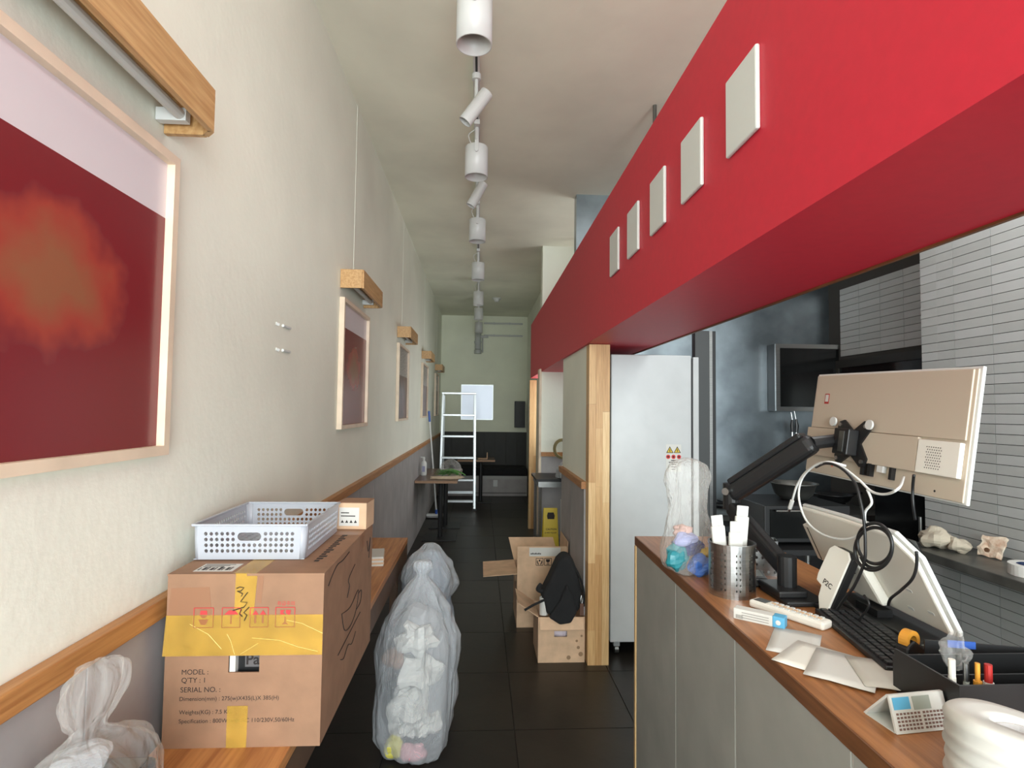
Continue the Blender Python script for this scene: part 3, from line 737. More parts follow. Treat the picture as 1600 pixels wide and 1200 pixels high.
for x0 in (.135, .195):
    for a, b in (((x0, .065), (x0 + .05, .065)), ((x0 + .05, .065), (x0 + .05, .115)), ((x0 + .05, .115), (x0, .115)), ((x0, .115), (x0, .065))):
        mb.bar(mt @ Vector((a[0], a[1], .001)), mt @ Vector((b[0], b[1], .001)), .004, .0006, up=(0, 1, 0))
    if x0 < .15:
        for s in (-1, 1): mb.prism([(x0 + .025 + s * .016, .105), (x0 + .025 + s * .010, .085), (x0 + .025 + s * .004, .07), (x0 + .025 + s * .012, .07), (x0 + .025 + s * .020, .09)], .001, .0016, mt)
        mb.box(x0 + .019, x0 + .031, .092, .106, .001, .0016, mt)
    else:
        mb.prism([(x0 + .01, .108), (x0 + .04, .108), (x0 + .038, .092), (x0 + .027, .085), (x0 + .023, .085), (x0 + .012, .092)], .001, .0016, mt); mb.box(x0 + .023, x0 + .027, .074, .086, .001, .0016, mt); mb.box(x0 + .015, x0 + .035, .071, .075, .001, .0016, mt)
mb.build('handling_icons', M_INK, t)

w, d, h = .29, .30, .275
t = thing('small_box', 'small stained carton with a hand hole in front of the open carton', 'box', (.378, 3.52, 0))
hx0, hx1, z0, z1 = .10, .18, .155, .19
MB().box(0, hx0, 0, .004, 0, h).box(hx1, w, 0, .004, 0, h).box(hx0, hx1, 0, .004, 0, z0).box(hx0, hx1, 0, .004, z1, h).build('front_panel', M_CARD2, t)
MB().box(0, .004, .004, d, 0, h).build('side_panel', M_CARD2, t); MB().box(w - .004, w, .004, d, 0, h).build('side_panel', M_CARD2, t); MB().box(.004, w - .004, d - .004, d, 0, h).build('back_panel', M_CARD2, t)
MB().box(.004, w - .004, .004, d - .004, 0, .004).build('bottom_panel', M_CARD2, t)
flap(MB(), (0, d, h), (0, .01, h), (-.8, 0, .55), .15).build('left_flap', M_CARD2, t)
flap(MB(), (.01, -.001, h - .002), (w - .01, -.001, h - .002), (0, -.4, -1), .07).build('front_flap', M_CARD2, t)
lump('inner_print', mat('pink_white_print', (220, 205, 214), .6), t, (.14, .06, .17), (.07, .03, .05), 51, .2)
mb = MB()
for px, pz, r in ((.19, .03, .013), (.25, .09, .010), (.265, .05, .014), (.24, .13, .008), (.27, .16, .007)):
    mb.disc(r, .0006, 12, c=(px, pz), mtx=ROTX)
mb.build('stain', mat('brown_stain', (150, 120, 92), .8), t)
# black sling bag on the box
t = thing('sling_bag', 'black fabric sling bag slumped on the small carton', 'bag', (.53, 3.60, .279))
prof = []
mb = MB()
body = [(-.10, 0), (-.03, -.04), (.06, -.03), (.11, .03), (.125, .14), (.09, .28), (.06, .355), (.01, .37), (-.03, .33), (-.08, .22), (-.13, .12)]
bmx = ROTX
mb.prism([(x_, max(z_, .003)) for x_, z_ in body], -.08, .075, mtx=bmx)
bg = mb.build('body', M_FABRIC, t, bevel=.03, seg=4)
bg.location = (0, .0, .0)
mb = MB(); mb.prism([(-.09, .0), (-.02, -.045), (.05, -.035), (.085, .03), (.07, .12), (.02, .20), (-.02, .10)], .0755, .105, mtx=bmx); mb.build('front_pocket', M_FABRIC, t, bevel=.014, seg=3)
MB().tube(smooth_path([(.03, -.04, .36), (.09, -.07, .27), (.13, -.06, .16), (.135, -.05, .05)], 6), .007, 6).build('strap', M_FABRIC, t)
MB().tube(smooth_path([(-.08, -.03, .10), (-.14, -.08, .09), (-.19, -.10, .075), (-.24, -.11, .05)], 6), .008, 6).build('loose_strap', M_FABRIC, t)
MB().tube(smooth_path([(-.11, -.02, .13), (-.15, -.03, .15), (-.13, .0, .17)], 6), .014, 8).build('handle', M_FABRIC, t)
MB().tube(smooth_path([(.115, -.085, .13), (.11, -.09, .10), (.118, -.09, .08), (.122, -.085, .11), (.115, -.085, .13)], 4), .0022, 6).build('metal_clip', M_STEEL, t)
MB().box(.105, .128, -.092, -.084, .01, .08).build('leather_tab', mat('brown_leather', (96, 66, 52), .6), t)
a = PY(850, 966, 3.50)
t = thing('paper_roll', 'small white paper roll standing on the small carton', 'paper roll', (.415, 3.56, .2795))
MB().lathe([(.006, 0), (.026, 0), (.026, .105), (.022, .105), (.020, .09), (.012, .09), (.012, .104), (.007, .104), (.006, 0)], 22).build('body', M_PAPER, t, smooth=False)

# ------------------------------------------------------------------ fridge
FX0, FX1, FY = .845, 1.375, 3.60
t = thing('white_fridge', 'tall white refrigerator seen from the side behind the counter', 'fridge', ((FX0 + FX1) / 2, FY + .35, 0))
hw = (FX1 - FX0) / 2
MB().box(-hw, hw, -.35, .35, .085, 1.92).build('body', M_FRIDGE, t, bevel=.006)
MB().box(hw + .002, hw + .012, -.345, .34, .10, 1.90).build('gasket', M_BLACK, t)
MB().box(hw + .012, hw + .05, -.35, .345, .09, 1.91).build('door', M_FRIDGE, t, bevel=.004)
for sx in (-hw + .05, hw - .05):
    for sy in (-.30, .30):
        c = MB().tube([(sx - .012, sy, .03), (sx + .012, sy, .03)], .029, 14).build('caster', M_STEELD, t); MB().box(sx - .02, sx + .02, sy - .02, sy + .02, .05, .085).build('caster_fork', M_STEEL, c)
a = PY(1052, 715, FY)
ox, oz = a.x - (FX0 + FX1) / 2, a.z
st = MB().box(ox - .048, ox + .052, -.3512, -.3502, oz - .09, oz + .085).build('warning_sticker', M_PAPER, t)
mb = MB(); mb2 = MB(); mb3 = MB(); mk = Matrix.Translation((ox, -.3512, oz)) @ ROTX
for s in (-.023, .026):
    mb3.prism([(s - .024, .03), (s + .024, .03), (s, .073)], .0001, .0003, mk); mb.prism([(s - .017, .034), (s + .017, .034), (s, .064)], .0004, .0006, mk); mb3.prism([(s - .003, .038), (s + .003, .038), (s + .002, .055), (s - .002, .055)], .0007, .0009, mk)
for s in (-.034, .001, .037): mb2.disc(.014, .0004, 18, c=(s, .005), mtx=mk); mb3.box(s - .006, s + .006, .0, .010, .0005, .0007, mk)
for q, (wd, zz) in enumerate(((.03, -.018), (.06, -.030), (.035, -.042), (.03, -.06), (.025, -.075))): mb3.box(-wd / 2, wd / 2, zz - .0025, zz + .0025, .0002, .0004, mk)
mb.build('yellow_signs', M_YELLOW, st); mb2.build('red_signs', M_REDINK, st); mb3.build('print', M_INK, st)
# dark frame and steel strip beside the fridge
t = thing('door_frame', 'dark vertical frame post between fridge and stainless kitchen wall', 'frame', (1.50, 3.70, 0))
MB().box(-.06, .035, 0, .06, 0, 2.1).build('post', mat('charcoal_metal', (60, 62, 62), .5), t); MB().box(.037, .058, .0, .05, 0, 2.1).build('steel_edge', M_STEEL, t); MB().box(.060, .085, .01, .06, 0, 2.1).build('inner_edge', M_BLACK, t)

# ------------------------------------------------------------------ kitchen
# silver framed dark panel on the far kitchen wall, tongs, stove, pots
a = PY(1211, 642, YK - .12)
t = thing('wall_cabinet', 'dark panelled wall cabinet with silver frame above the stove', 'cabinet', (a.x, YK - .12, a.z))
MB().box(0, .6, .0, .115, 0, .55).build('body', M_BLACK, t)
MB().box(0, .6, -.02, 0, 0, .035).box(0, .6, -.02, 0, .515, .55).box(0, .035, -.02, 0, .035, .515).box(.565, .6, -.02, 0, .035, .515).build('frame', M_STEEL, t); MB().box(.035, .565, -.008, 0, .035, .515).build('dark_panel', M_GLASSD, t)
a = PY(1240, 675, YK - .10)
t = thing('hanging_tongs', 'black handled tongs hanging under the wall cabinet', 'tongs', (a.x, YK - .10, a.z))
MB().tube([(-.012, 0, 0), (-.014, 0, .05), (-.010, 0, .10)], [.012, .016, .010], 8).build('handle', M_BLACK, t); MB().tube([(.022, 0, -.005), (.026, 0, .05), (.020, 0, .105)], [.014, .018, .010], 8).build('handle', M_BLACK, t)
MB().tube([(-.010, 0, .10), (-.02, 0, .16)], .003, 6).tube([(.020, 0, .105), (.008, 0, .17)], .003, 6).build('wire_hook', M_STEEL, t)
MB().tube([(-.012, 0, 0), (-.01, 0, -.22)], .005, 6).tube([(.022, 0, 0), (.016, 0, -.22)], .005, 6).build('steel_arm', M_STEEL, t)
# black framed window of the recess
mb = MB(); wy0, wy1, wz0, wz1 = 3.07, 4.50, 1.38, 1.985
mb.box(XT2 - .03, XT2, wy0, wy1, wz1 - .06, wz1).box(XT2 - .03, XT2, wy0, wy1, wz0, wz0 + .06).box(XT2 - .03, XT2, wy0, wy0 + .06, wz0 + .06, wz1 - .06).box(XT2 - .03, XT2, wy1 - .06, wy1, wz0 + .06, wz1 - .06)
w2 = struct(mb.build('window_2', mat('dark_window_frame', (46, 45, 42), .5)))
MB().box(XT2 - .015, XT2 - .005, wy0 + .06, wy1 - .06, wz0 + .06, wz1 - .06).build('window_pane', M_GLASSD, w2)
# stove line
t = thing('kitchen_range', 'long black gas range along the far kitchen wall', 'stove', (1.62, 3.85, 0))
MB().box(0, 1.3, .02, .72, .08, .80).build('body', M_BLACK, t); MB().box(-.01, 1.31, 0, .73, .80, .84).build('hob_top', M_STEELD, t)
for x in (.03, .64, 1.25):
    MB().tube([(x, .05, 0), (x, .05, .08)], .02, 8).build('foot', M_STEELD, t); MB().tube([(x, .68, 0), (x, .68, .08)], .02, 8).build('foot', M_STEELD, t)
for x in (.25, .65, 1.05):
    g = MB().lathe([(.12, .842), (.12, .858), (.105, .858), (.105, .842)], 20, c=(x, .36, 0), close=True).build('burner_ring', M_BLACK, t)
    MB().bar((x - .14, .36, .865), (x + .14, .36, .865), .012, .012).bar((x, .22, .865), (x, .50, .865), .012, .012).build('pan_support', M_BLACK, g)
    k = MB().tube([(x, .02, .74), (x, -.015, .74)], .022, 12).build('knob', M_STEEL, t)
def bowl(label, loc, r, h, m, handle):
    t = thing('metal_bowl', label, 'bowl', loc, group='dark metal bowls in the kitchen')
    MB().lathe([(0, 0), (r * .55, 0), (r * .82, h * .35), (r * .97, h), (r * 1.06, h), (r * 1.06, h + .006), (r * .94, h + .004), (r * .78, h * .4), (r * .5, .008), (0, .008)], 28).build('body', m, t, smooth=True)
    if handle: MB().bar((r, 0, h), (r + .16, .02, h + .02), .022, .012).build('handle', M_BLACK, t)
    return t
a = PY(1252, 760, 4.15)
bowl('large dark metal bowl on top of the black oven', (1.90, 3.33, 1.033), .13, .095, M_STEELD, False)
bowl('smaller dark frying pan at the back of the range', (2.72, 4.21, .873), .13, .06, M_BLACK, True)
t = thing('steel_rack', 'black kitchen worktable with steel corner posts behind the counter', 'table', (1.55, 3.0, 0))
MB().box(0, .62, 0, .62, .78, .81).build('top', M_BLACK, t)
for x in (.03, .59):
    for y in (.03, .59): MB().tube([(x, y, 0), (x, y, .78)], .017, 10).build('leg', M_STEEL, t)
MB().box(.04, .58, .05, .57, .25, .27).build('shelf', M_STEELD, t)
for x in (.03, .59): MB().box(x - .025, x + .025, .0, .05, .74, .78).build('bracket', M_STEEL, t)
t = thing('black_oven', 'boxy black oven on the worktable behind the monitor arm', 'oven', (1.60, 3.1, .811))
MB().box(0, .5, 0, .45, .015, .22).build('body', M_BLACK, t, bevel=.006); MB().box(.03, .36, -.006, 0, .04, .2).build('door', M_GLASSD, t); MB().tube([(.05, -.03, .195), (.34, -.03, .195)], .008, 8).build('handle', M_STEEL, t)
for x in (.04, .46):
    for y in (.04, .41): MB().tube([(x, y, 0), (x, y, .015)], .015, 8).build('foot', M_BLACK, t)
for z in (.07, .14): MB().tube([(.43, -.012, z), (.43, 0, z)], .018, 12).build('knob', M_STEEL, t)
# black appliance in the recess
t = thing('black_cabinet', 'tall dark appliance standing in the tiled recess', 'appliance', (2.64, 3.14, 0))
MB().box(0, .29, .02, .50, .03, 1.10).build('body', M_BLACK, t, bevel=.005); MB().box(-.012, 0, .03, .49, .30, 1.08).build('door', M_BLACKG, t); MB().tube([(-.04, .07, .5), (-.04, .07, .95)], .009, 8).build('handle', M_STEELD, t)
for y in (.06, .46): MB().tube([(.05, y, 0), (.05, y, .03)], .02, 8).build('foot', M_BLACK, t); MB().tube([(.25, y, 0), (.25, y, .03)], .02, 8).build('foot', M_BLACK, t)
# stainless wall shelf on the tiles
SZ = .855
t = thing('steel_shelf', 'grey stainless steel worktop shelf along the tiled wall', 'shelf', (2.28, 0, 0))
MB().box(0, .312, .9, 3.0, SZ - .045, SZ).build('top', M_STEELD, t, bevel=.004)
for y in (1.2, 2.92): MB().box(.02, .06, y, y + .04, 0, SZ - .045).build('leg', M_STEELD, t)
for y in (1.2, 2.92): MB().box(.06, .31, y, y + .02, .35, .37).build('brace', M_STEELD, t)
a = PZ(1446, 842, SZ + .02)
t = thing('crumpled_paper', 'crumpled beige paper bag on the steel shelf at the corner', 'paper', (2.40, 2.86, SZ))
lump('crumple', mat('beige_crumple', (176, 166, 148), .8), t, (0, 0, .05), (.075, .085, .052), 61, .5); lump('crumple', mat('beige_crumple', (176, 166, 148), .8), t, (.04, -.09, .035), (.05, .06, .036), 63, .5)
a = PZ(1520, 858, SZ)
t = thing('stained_wrapper', 'stained white wrapper propped against the tiles on the steel shelf', 'wrapper', (2.50, 2.66, SZ), R(12))
sh = MB()
for i in range(7):
    for j in range(7):
        u, v = i / 6, j / 6; q = Vector(((.05 * v), -.055 + .11 * u, .003 + .095 * v)) + noise.noise_vector(Vector((u * 3, v * 3, 2))) * .012; q.z = max(q.z, .001); sh.v.append(tuple(q))
for i in range(6):
    for j in range(6): sh.f.append((i * 7 + j, (i + 1) * 7 + j, (i + 1) * 7 + j + 1, i * 7 + j + 1))
sh.build('sheet', mat('stained_white', (222, 212, 192), .7, rgb2=(170, 128, 100), scale=22), t, solid=.008)
MB().tube([(.012, .012, .034), (.004, .012, .036)], .011, 10).build('brown_spot', mat('brown_spot', (96, 66, 44), .6), t)
a = PZ(1592, 890, SZ)
t = thing('tape_roll', 'white roll of tape lying on the steel shelf', 'tape roll', (2.42, 2.36, SZ))
MB().lathe([(.055, 0), (.085, 0), (.085, .048), (.055, .048)], 32, close=True).build('roll', M_PAPER, t, bevel=.002); MB().lathe([(.049, .001), (.0548, .001), (.0548, .047), (.049, .047)], 28, close=True).build('core', mat('dark_blue_core', (40, 52, 84), .6), t)

# ------------------------------------------------------------------ monitor on its arm
TLp, TRp = Vector((1.124, 1.823, 1.680)), Vector((1.154, 1.242, 1.664)); BLp, BRp = Vector((1.080, 1.823, 1.360)), Vector((1.114, 1.242, 1.344))
MW = (TRp - TLp).length; MH = (TLp - BLp).length
mon = thing('desktop_monitor', 'beige backed monitor on a black arm, seen from behind', 'monitor', mtx=frame_mtx(BLp, TRp - TLp, TLp - BLp))
# local: x along the width (towards the camera), y up, z out of the back
MB().box(0, MW - .004, .004, MH - .004, -.006, -.001).build('back_cover', M_BEIGE, mon, bevel=.002)
MB().box(-.003, MW + .002, 0, MH + .002, -.015, -.0062).build('front_bezel', M_WHITE, mon, bevel=.002)
MB().box(.006, MW - .006, .008, MH - .006, -.0164, -.0152).build('screen', M_BLACKG, mon)
MB().box(.01, MW - .012, MH * .46, MH - .006, -.001, .004).build('upper_back_panel', M_BEIGE, mon, bevel=.0015)
lower = MB().box(.0, MW * .765, MH * .18, MH * .455, -.001, .010).build('lower_back_panel', M_BEIGE, mon, bevel=.002)
sp = MB().box(MW * .77, MW - .014, MH * .18, MH * .44, -.001, .012).build('speaker_cover', M_OFFW, mon, bevel=.002)
mb = MB()
for i in range(7):
    for j in range(9): mb.disc(.0016, .0125, 6, c=(MW * .82 + .0065 * i + .003 * (j % 2), MH * .225 + .0065 * j))
mb.build('speaker_holes', M_INK, sp)
MB().disc(.003, -.0008, 10, c=(MW * .86, MH * .06)).build('screw_hole', M_BLACK, mon)
for i in range(2): MB().box(MW * (.45 + .045 * i), MW * (.47 + .045 * i), MH * .075, MH * .185, -.001, .012).build('plug', M_BLACK, mon)
MB().box(MW * .555, MW * .59, MH * .125, MH * .18, -.001, .012).build('white_plug', M_WHITE, mon); MB().box(MW * .63, MW * .645, MH * .08, MH * .18, -.001, .012).build('plug', M_BLACK, mon)
MB().box(MW * .10, MW * .135, MH * .70, MH * .80, .004, .0046).build('round_sticker', M_REDLED, mon); MB().box(MW * .105, MW * .13, MH * .72, MH * .79, .0047, .005).build('sticker_print', M_PAPER, mon)
MB().disc(.0025, .0005, 10, c=(MW * .22, MH * .10)).build('power_light', mat('red_dot', (255, 90, 60), .3), mon)
# vesa plate and arm
vc = Vector((MW * .375, MH * .345, 0))
arm = thing('monitor_arm', 'black articulated monitor arm rising from the counter', 'monitor arm', (.86, 1.53, CZ))
inv = Matrix.Translation((-.86, -1.53, -CZ))
MMt = inv @ mon.matrix_world.copy() if False else inv @ frame_mtx(BLp, TRp - TLp, TLp - BLp)
star = []
for k in range(4):
    a = R(45 + 90 * k)
    for da, rr in ((-45, .036), (-13, .078), (0, .085), (13, .078)): star.append((vc.x + rr * math.cos(a + R(da)), vc.y + rr * math.sin(a + R(da))))
MB().prism(star, .0105, .016, mtx=MMt).build('vesa_plate', M_BLACK, arm)
for k in range(4):
    a = R(45 + 90 * k); c = (vc.x +   .072 * math.cos(a), vc.y + .072 * math.sin(a))
    MB().prism([(c[0] + .006 * math.cos(q), c[1] + .006 * math.sin(q)) for q in [2 * math.pi * j / 10 for j in range(10)]], .0162, .021, mtx=MMt).build('bolt', M_STEEL, arm)
MB().box(vc.x - .034, vc.x + .028, vc.y - .038, vc.y + .038, .016, .05, MMt).build('tilt_block', M_BLACK, arm, bevel=.003)
MB().box(vc.x - .008, vc.x + .012, vc.y - .03, vc.y + .03, .0501, .052, MMt).build('grey_plate', M_STEELD, arm)
for dx, dy in ((-.085, .058), (.066, .056)):
    MB().prism([(vc.x + dx + .014 * math.cos(q), vc.y + dy + .014 * math.sin(q)) for q in [2 * math.pi * j / 16 for j in range(16)]], .0165, .022, mtx=MMt).build('white_disc', M_WHITE, arm)
j1 = MMt @ Vector((vc.x - .045, vc.y + .0, .035)); j2 = Vector((-.86 + .985, 1.63 - 1.53, 1.462 - CZ))
MB().tube([MMt @ Vector((vc.x - .02, vc.y, .032)), j1], .020, 12).build('swivel', M_BLACK, arm)
MB().tube([j1, j2], .019, 12).build('wrist_link', M_BLACK, arm)
elbow = PY(1143, 772, 1.84) - Vector((.86, 1.53, CZ)); 
ua0, ua1 = elbow, j2 + (j2 - elbow).normalized() * .01
MB().bar(ua0, ua1, .058, .06).build('upper_arm', M_BLACK, arm, bevel=.018, seg=3)
cv = (ua1 - ua0); up_ = Vector((0, 0, 1)); MB().bar(ua0 + cv * .06 + Vector((-.012, .008, .03)), ua0 + cv * .94 + Vector((-.012, .008, .03)), .05, .018).build('arm_cover', M_BLACK, arm, bevel=.006)
MB().tube([elbow - Vector((0, 0, .05)), elbow + Vector((0, 0, .035))], .027, 16).build('elbow_joint', M_BLACK, arm)
MB().tube([elbow + Vector((-.025, -.02, .012)), elbow + Vector((-.034, -.028, .012))], .012, 10).build('joint_screw', M_STEEL, arm)
sh0 = Vector((.02, .05, .075))
MB().bar(sh0, elbow - Vector((0, 0, .04)), .042, .05).build('lower_arm', M_BLACK, arm, bevel=.012, seg=3)
MB().tube([(.02, .05, .014), (.02, .05, .115)], .026, 16).build('column', M_BLACK, arm)
MB().box(-.03, .09, -.04, .11, 0, .014).build('base_plate', M_BLACK, arm, bevel=.004)
MB().box(-.035, .045, -.01, .11, .014, .032).build('clamp_block', M_BLACK, arm, bevel=.004)

# ------------------------------------------------------------------ POS terminal leaning on its stand
A, B_, Cc, D = Vector((.961, 1.65, 1.275)), Vector((.951, 1.20, 1.275)), Vector((1.06, 1.20, 1.072)), Vector((1.06, 1.65, 1.06))
U = B_ - A; V = A - D
pos = thing('pos_terminal', 'off-white point of sale touchscreen seen from behind, leaning on the counter', 'terminal', mtx=frame_mtx(D, U, V))
PWd = U.length; PHt = V.length
shell = [(.0, .0), (PWd, .0), (PWd + .005, .012), (PWd - .004, PHt - .05), (PWd - .06, PHt), (PWd * .45, PHt + .004), (.06, PHt + .002), (0, PHt)]
MB().prism(shell, -.018, -.007).build('front_bezel', M_WHITE, pos, bevel=.003)
MB().prism([(a * .97 + .004, b * .97 + .004) for a, b in shell], -.007, .004).build('back_shell', M_OFFW, pos, bevel=.006)
MB().box(.015, PWd - .015, .012, PHt - .015, -.0196, -.0182).build('screen', M_BLACKG, pos)
MB().prism([(.10, .02), (.27, .02), (.25, .11), (.23, .14), (.15, .14), (.12, .11)], .004, .03).build('stand_hub', M_OFFW, pos, bevel=.008)
MB().box(.13, .21, .095, .135, .0305, .034).build('port_recess', M_BLACK, pos)
for i in range(4): MB().box(.138 + .017 * i, .147 + .017 * i, .105, .125, .034, .044).build('port_plug', M_OFFW if i % 2 else M_BLACK, pos)
for x, y_ in ((.355, .085), (.33, .03), (.40, .045)): MB().box(x, x + .018, y_, y_ + .007, .0041, .0048).build('vent_slot', M_WHITE, pos)
MB().box(-.045, .005, .05, .165, -.03, -.002).build('card_reader', M_OFFW, pos, bevel=.004)
MB().box(-.022, -.018, .055, .16, -.0019, -.0012).build('card_slot', M_INK, pos)
t = thing('terminal_base', 'dark base of the point of sale terminal among cables', 'base', (1.03, 1.42, CZ), 0)
MB().box(-.045, .075, -.19, .16, 0, .012).build('plate', M_BLACK, t, bevel=.005); MB().box(-.03, .01, -.04, .04, .012, .03).build('stem', M_BLACK, t)

# customer display P2C
a = PY(1279, 950, 1.47); b = PY(1299, 961, 1.425); c = PY(1322, 871, 1.44); dd = PY(1284, 857, 1.50)
mt = frame_mtx(a, b - a, dd - a)
pd = thing('customer_display', 'off-white customer display marked P2C beside the arm base', 'display', mtx=mt)
q = mt.inverted() @ c; r4 = mt.inverted() @ dd
ww, hh = .066, .172
shape = [(.008, 0), (.034, -.006), (ww + .004, hh - .02), (ww - .006, hh - .004), (.012, hh), (-.002, hh - .012), (-.022, .085), (-.022, .068), (-.002, .06), (-.004, .03)]
MB().prism(shape, 0, .006).build('front_plate', M_OFFW, pd, bevel=.002)
MB().prism([(x + .004, y_) for x, y_ in shape], -.022, -.0005).build('back_case', M_BLACK, pd, bevel=.002)
text('logo', 'P2C', .032, M_INK, pd, Matrix.Translation((.002, .068, .0063)) @ Matrix.Rotation(R(-14), 4, 'Z'), bold=.015)
bz = (mt @ Vector((.02, 0, 0))).z
t = thing('display_foot', 'small black foot under the P2C display', 'stand', (a.x + .03, a.y - .0, CZ))
MB().box(-.03, .04, -.03, .05, 0, .012).build('plate', M_BLACK, t, bevel=.003); MB().box(-.01, .02, -.005, .025, .012, max(.02, bz - CZ + .02)).build('stem', M_BLACK, t)

# ------------------------------------------------------------------ cables
def cable(label, pix, x, r, m, plug=None):
    pts = [PX(p[0], p[1], p[2] if len(p) > 2 else x) for p in pix]
    t = thing('cable', label, 'cable', pts[0]); o = pts[0]
    MB().tube(smooth_path([p - o for p in pts], 7), r, 8).build('wire', m, t, smooth=True)
    if plug:
        e = pts[-1] - o; f_ = (pts[-1] - pts[-2]).normalized()
        MB().tube([e, e + f_ * .03], .006, 8).build('connector', m, t); MB().tube([e + f_ * .03, e + f_ * .04], .004, 8).build('connector_tip', M_STEEL, t)
    return t
cable('white charging cable looping down in front of the arm with a free connector', [(1322, 728, .99), (1290, 722), (1262, 735), (1246, 757), (1238, 782)], .95, .0032, M_WHITE, True)
cable('long white cable running in a big loop behind the off-white terminal', [(1412, 745, 1.06), (1405, 762), (1385, 772), (1362, 768), (1340, 748), (1310, 727), (1280, 724), (1255, 745), (1248, 775), (1258, 810), (1280, 832), (1310, 842), (1338, 838), (1350, 822), (1352, 800), (1362, 785), (1355, 765)], .93, .003, M_WHITE)
cable('black cable arching from the arm down to the coiled wire', [(1275, 730, .98), (1292, 724), (1315, 732), (1336, 755), (1345, 785), (1350, 815), (1352, 850), (1350, 880), (1335, 915), (1320, 935), (1305, 957)], .92, .0035, M_BLACK)
loop = []
for k in range(40):
    a = 2 * math.pi * k / 16; rx, ry = (30 - .12 * k, 34 - .1 * k); loop.append((1364 + rx * math.cos(a) + .12 * k, 853 + ry * math.sin(a) + (6 * math.sin(a * .5))))
cable('coiled black power cable hanging on the back of the off-white terminal', [(q[0], q[1]) for q in loop], .925, .004, M_BLACK)
cable('thin black cable crossing the lower back of the off-white terminal', [(1432, 862, .95), (1432, 885), (1425, 905), (1408, 922), (1392, 935), (1388, 945, .98)], .955, .0032, M_BLACK)
cable('black cable hanging from the monitor bottom beside the tiles', [(1428, 742, 1.08), (1426, 765), (1427, 790), (1430, 812, 1.1)], 1.09, .0035, M_BLACK)
cable('tangled thin black wire lying on the dark base under the terminal', [(1322, 938), (1334, 950), (1345, 962), (1340, 975), (1328, 980), (1345, 965), (1358, 945), (1350, 930)], .93, .0026, M_BLACK)

# ------------------------------------------------------------------ things on the counter
# clear bag with coloured wrappers
a = C(1080, 898)
t = thing('snack_bag', 'clear plastic bag with blue and teal wrappers at the counter end', 'bag', (a.x + .0, a.y + .03, CZ))
mb = MB(); bag(mb, [(.003, .035), (.012, .07), (.05, .088), (.11, .085), (.17, .068), (.22, .060), (.27, .066), (.32, .072), (.355, .055), (.37, .015)], folds=7, amp=.10, seed=41, sq=(1.0, .85), crumple=.010, cl=13)
mb.build('film', plastic_film('thin_clear_film', (238, 234, 228), .12, 22), t, smooth=True)
for k, (m_, c_, r_) in enumerate(((mat('teal_wrapper', (46, 132, 142), .35), (-.045, -.035, .055), (.035, .03, .045)), (mat('blue_wrapper', (74, 116, 196), .35), (.03, -.045, .035), (.045, .025, .032)), (mat('navy_wrapper', (58, 68, 126), .35), (-.005, -.01, .085), (.05, .05, .03)),
        (mat('lilac_wrapper', (168, 172, 214), .4), (-.02, -.035, .115), (.035, .03, .022)), (mat('gold_wrapper', (214, 176, 70), .4), (.05, -.03, .07), (.02, .018, .014)), (mat('rose_wrapper', (222, 184, 176), .4), (-.02, -.01, .135), (.03, .03, .018)))):
    lump('wrapper', m_, t, c_, r_, 70 + k, .5)
# perforated steel cutlery bin
a = C(1151, 937)
def steel_bin(name, label, loc, r, h, n, rows, m):
    t = thing(name, label, 'cutlery bin', loc)
    mb = MB(); nv = rows
    perforated(mb, lambda u, v: Vector((r * math.cos(2 * math.pi * u / n), r * math.sin(2 * math.pi * u / n), v / nv * h)), n, nv, lambda i, j: j in (0, nv - 1) or (i // 2) % 2 == 1, None, .22)
    mb.build('wall', m, t, solid=.0015, smooth=False)
    MB().disc(r, .001, n).build('bottom', m, t)
    MB().lathe([(r - .003, h - .004), (r + .003, h - .004), (r + .003, h + .003), (r - .003, h + .003)], n, close=True).build('rim', m, t, smooth=False)
    return t
steel_bin('cutlery_bin', 'round perforated steel cutlery bin in front of the monitor arm', (a.x + .012, a.y + .055, CZ), .063, .145, 40, 9, M_STEEL)
bx, by = a.x + .012, a.y + .055
for k, (dx, dy, lean, hgt, lb) in enumerate(((-.022, .0, -6, .19, 'white paper cutlery sleeve on the left in the steel bin'), (.018, .012, 5, .215, 'white paper cutlery sleeve on the right in the steel bin'), (0, -.02, 1, .175, 'short white paper sleeve at the front of the steel bin'))):
    t = thing('paper_sleeve', lb, 'paper sleeve', (bx + dx, by + dy, CZ + .004), group='paper sleeves in the steel bin')
    mtl = Matrix.Rotation(R(lean), 4, 'Y')
    MB().box(-.02, .02, -.006, .006, 0, hgt, mtl).build('sleeve', M_PAPER, t, bevel=.004)
    MB().box(-.017, .017, -.003, .003, hgt, hgt + .03, mtl).build('napkin', M_WHITE, t, bevel=.002)
# square perforated steel rack behind
a = C(1203, 904)
t = thing('steel_cutlery_rack', 'small angular perforated steel rack behind the cutlery bin', 'rack', (.925, 1.815, CZ), R(-20))
mb = MB()
for i, (p0, p1) in enumerate((((-.045, -.03), (.045, -.03)), ((.045, -.03), (.045, .03)), ((.045, .03), (-.045, .03)), ((-.045, .03), (-.045, -.03)))):
    nn = 5 if i % 2 == 0 else 3
    perforated(mb, lambda u, v, p0=p0, p1=p1, nn=nn: Vector((p0[0] + (p1[0] - p0[0]) * u / nn, p0[1] + (p1[1] - p0[1]) * u / nn, v / 5 * .11)), nn, 5, lambda i_, j_: j_ == 4, None, .24)
mb.build('wall', M_STEEL, t, solid=.0015); MB().box(-.045, .045, -.03, .03, 0, .002).build('bottom', M_STEEL, t)
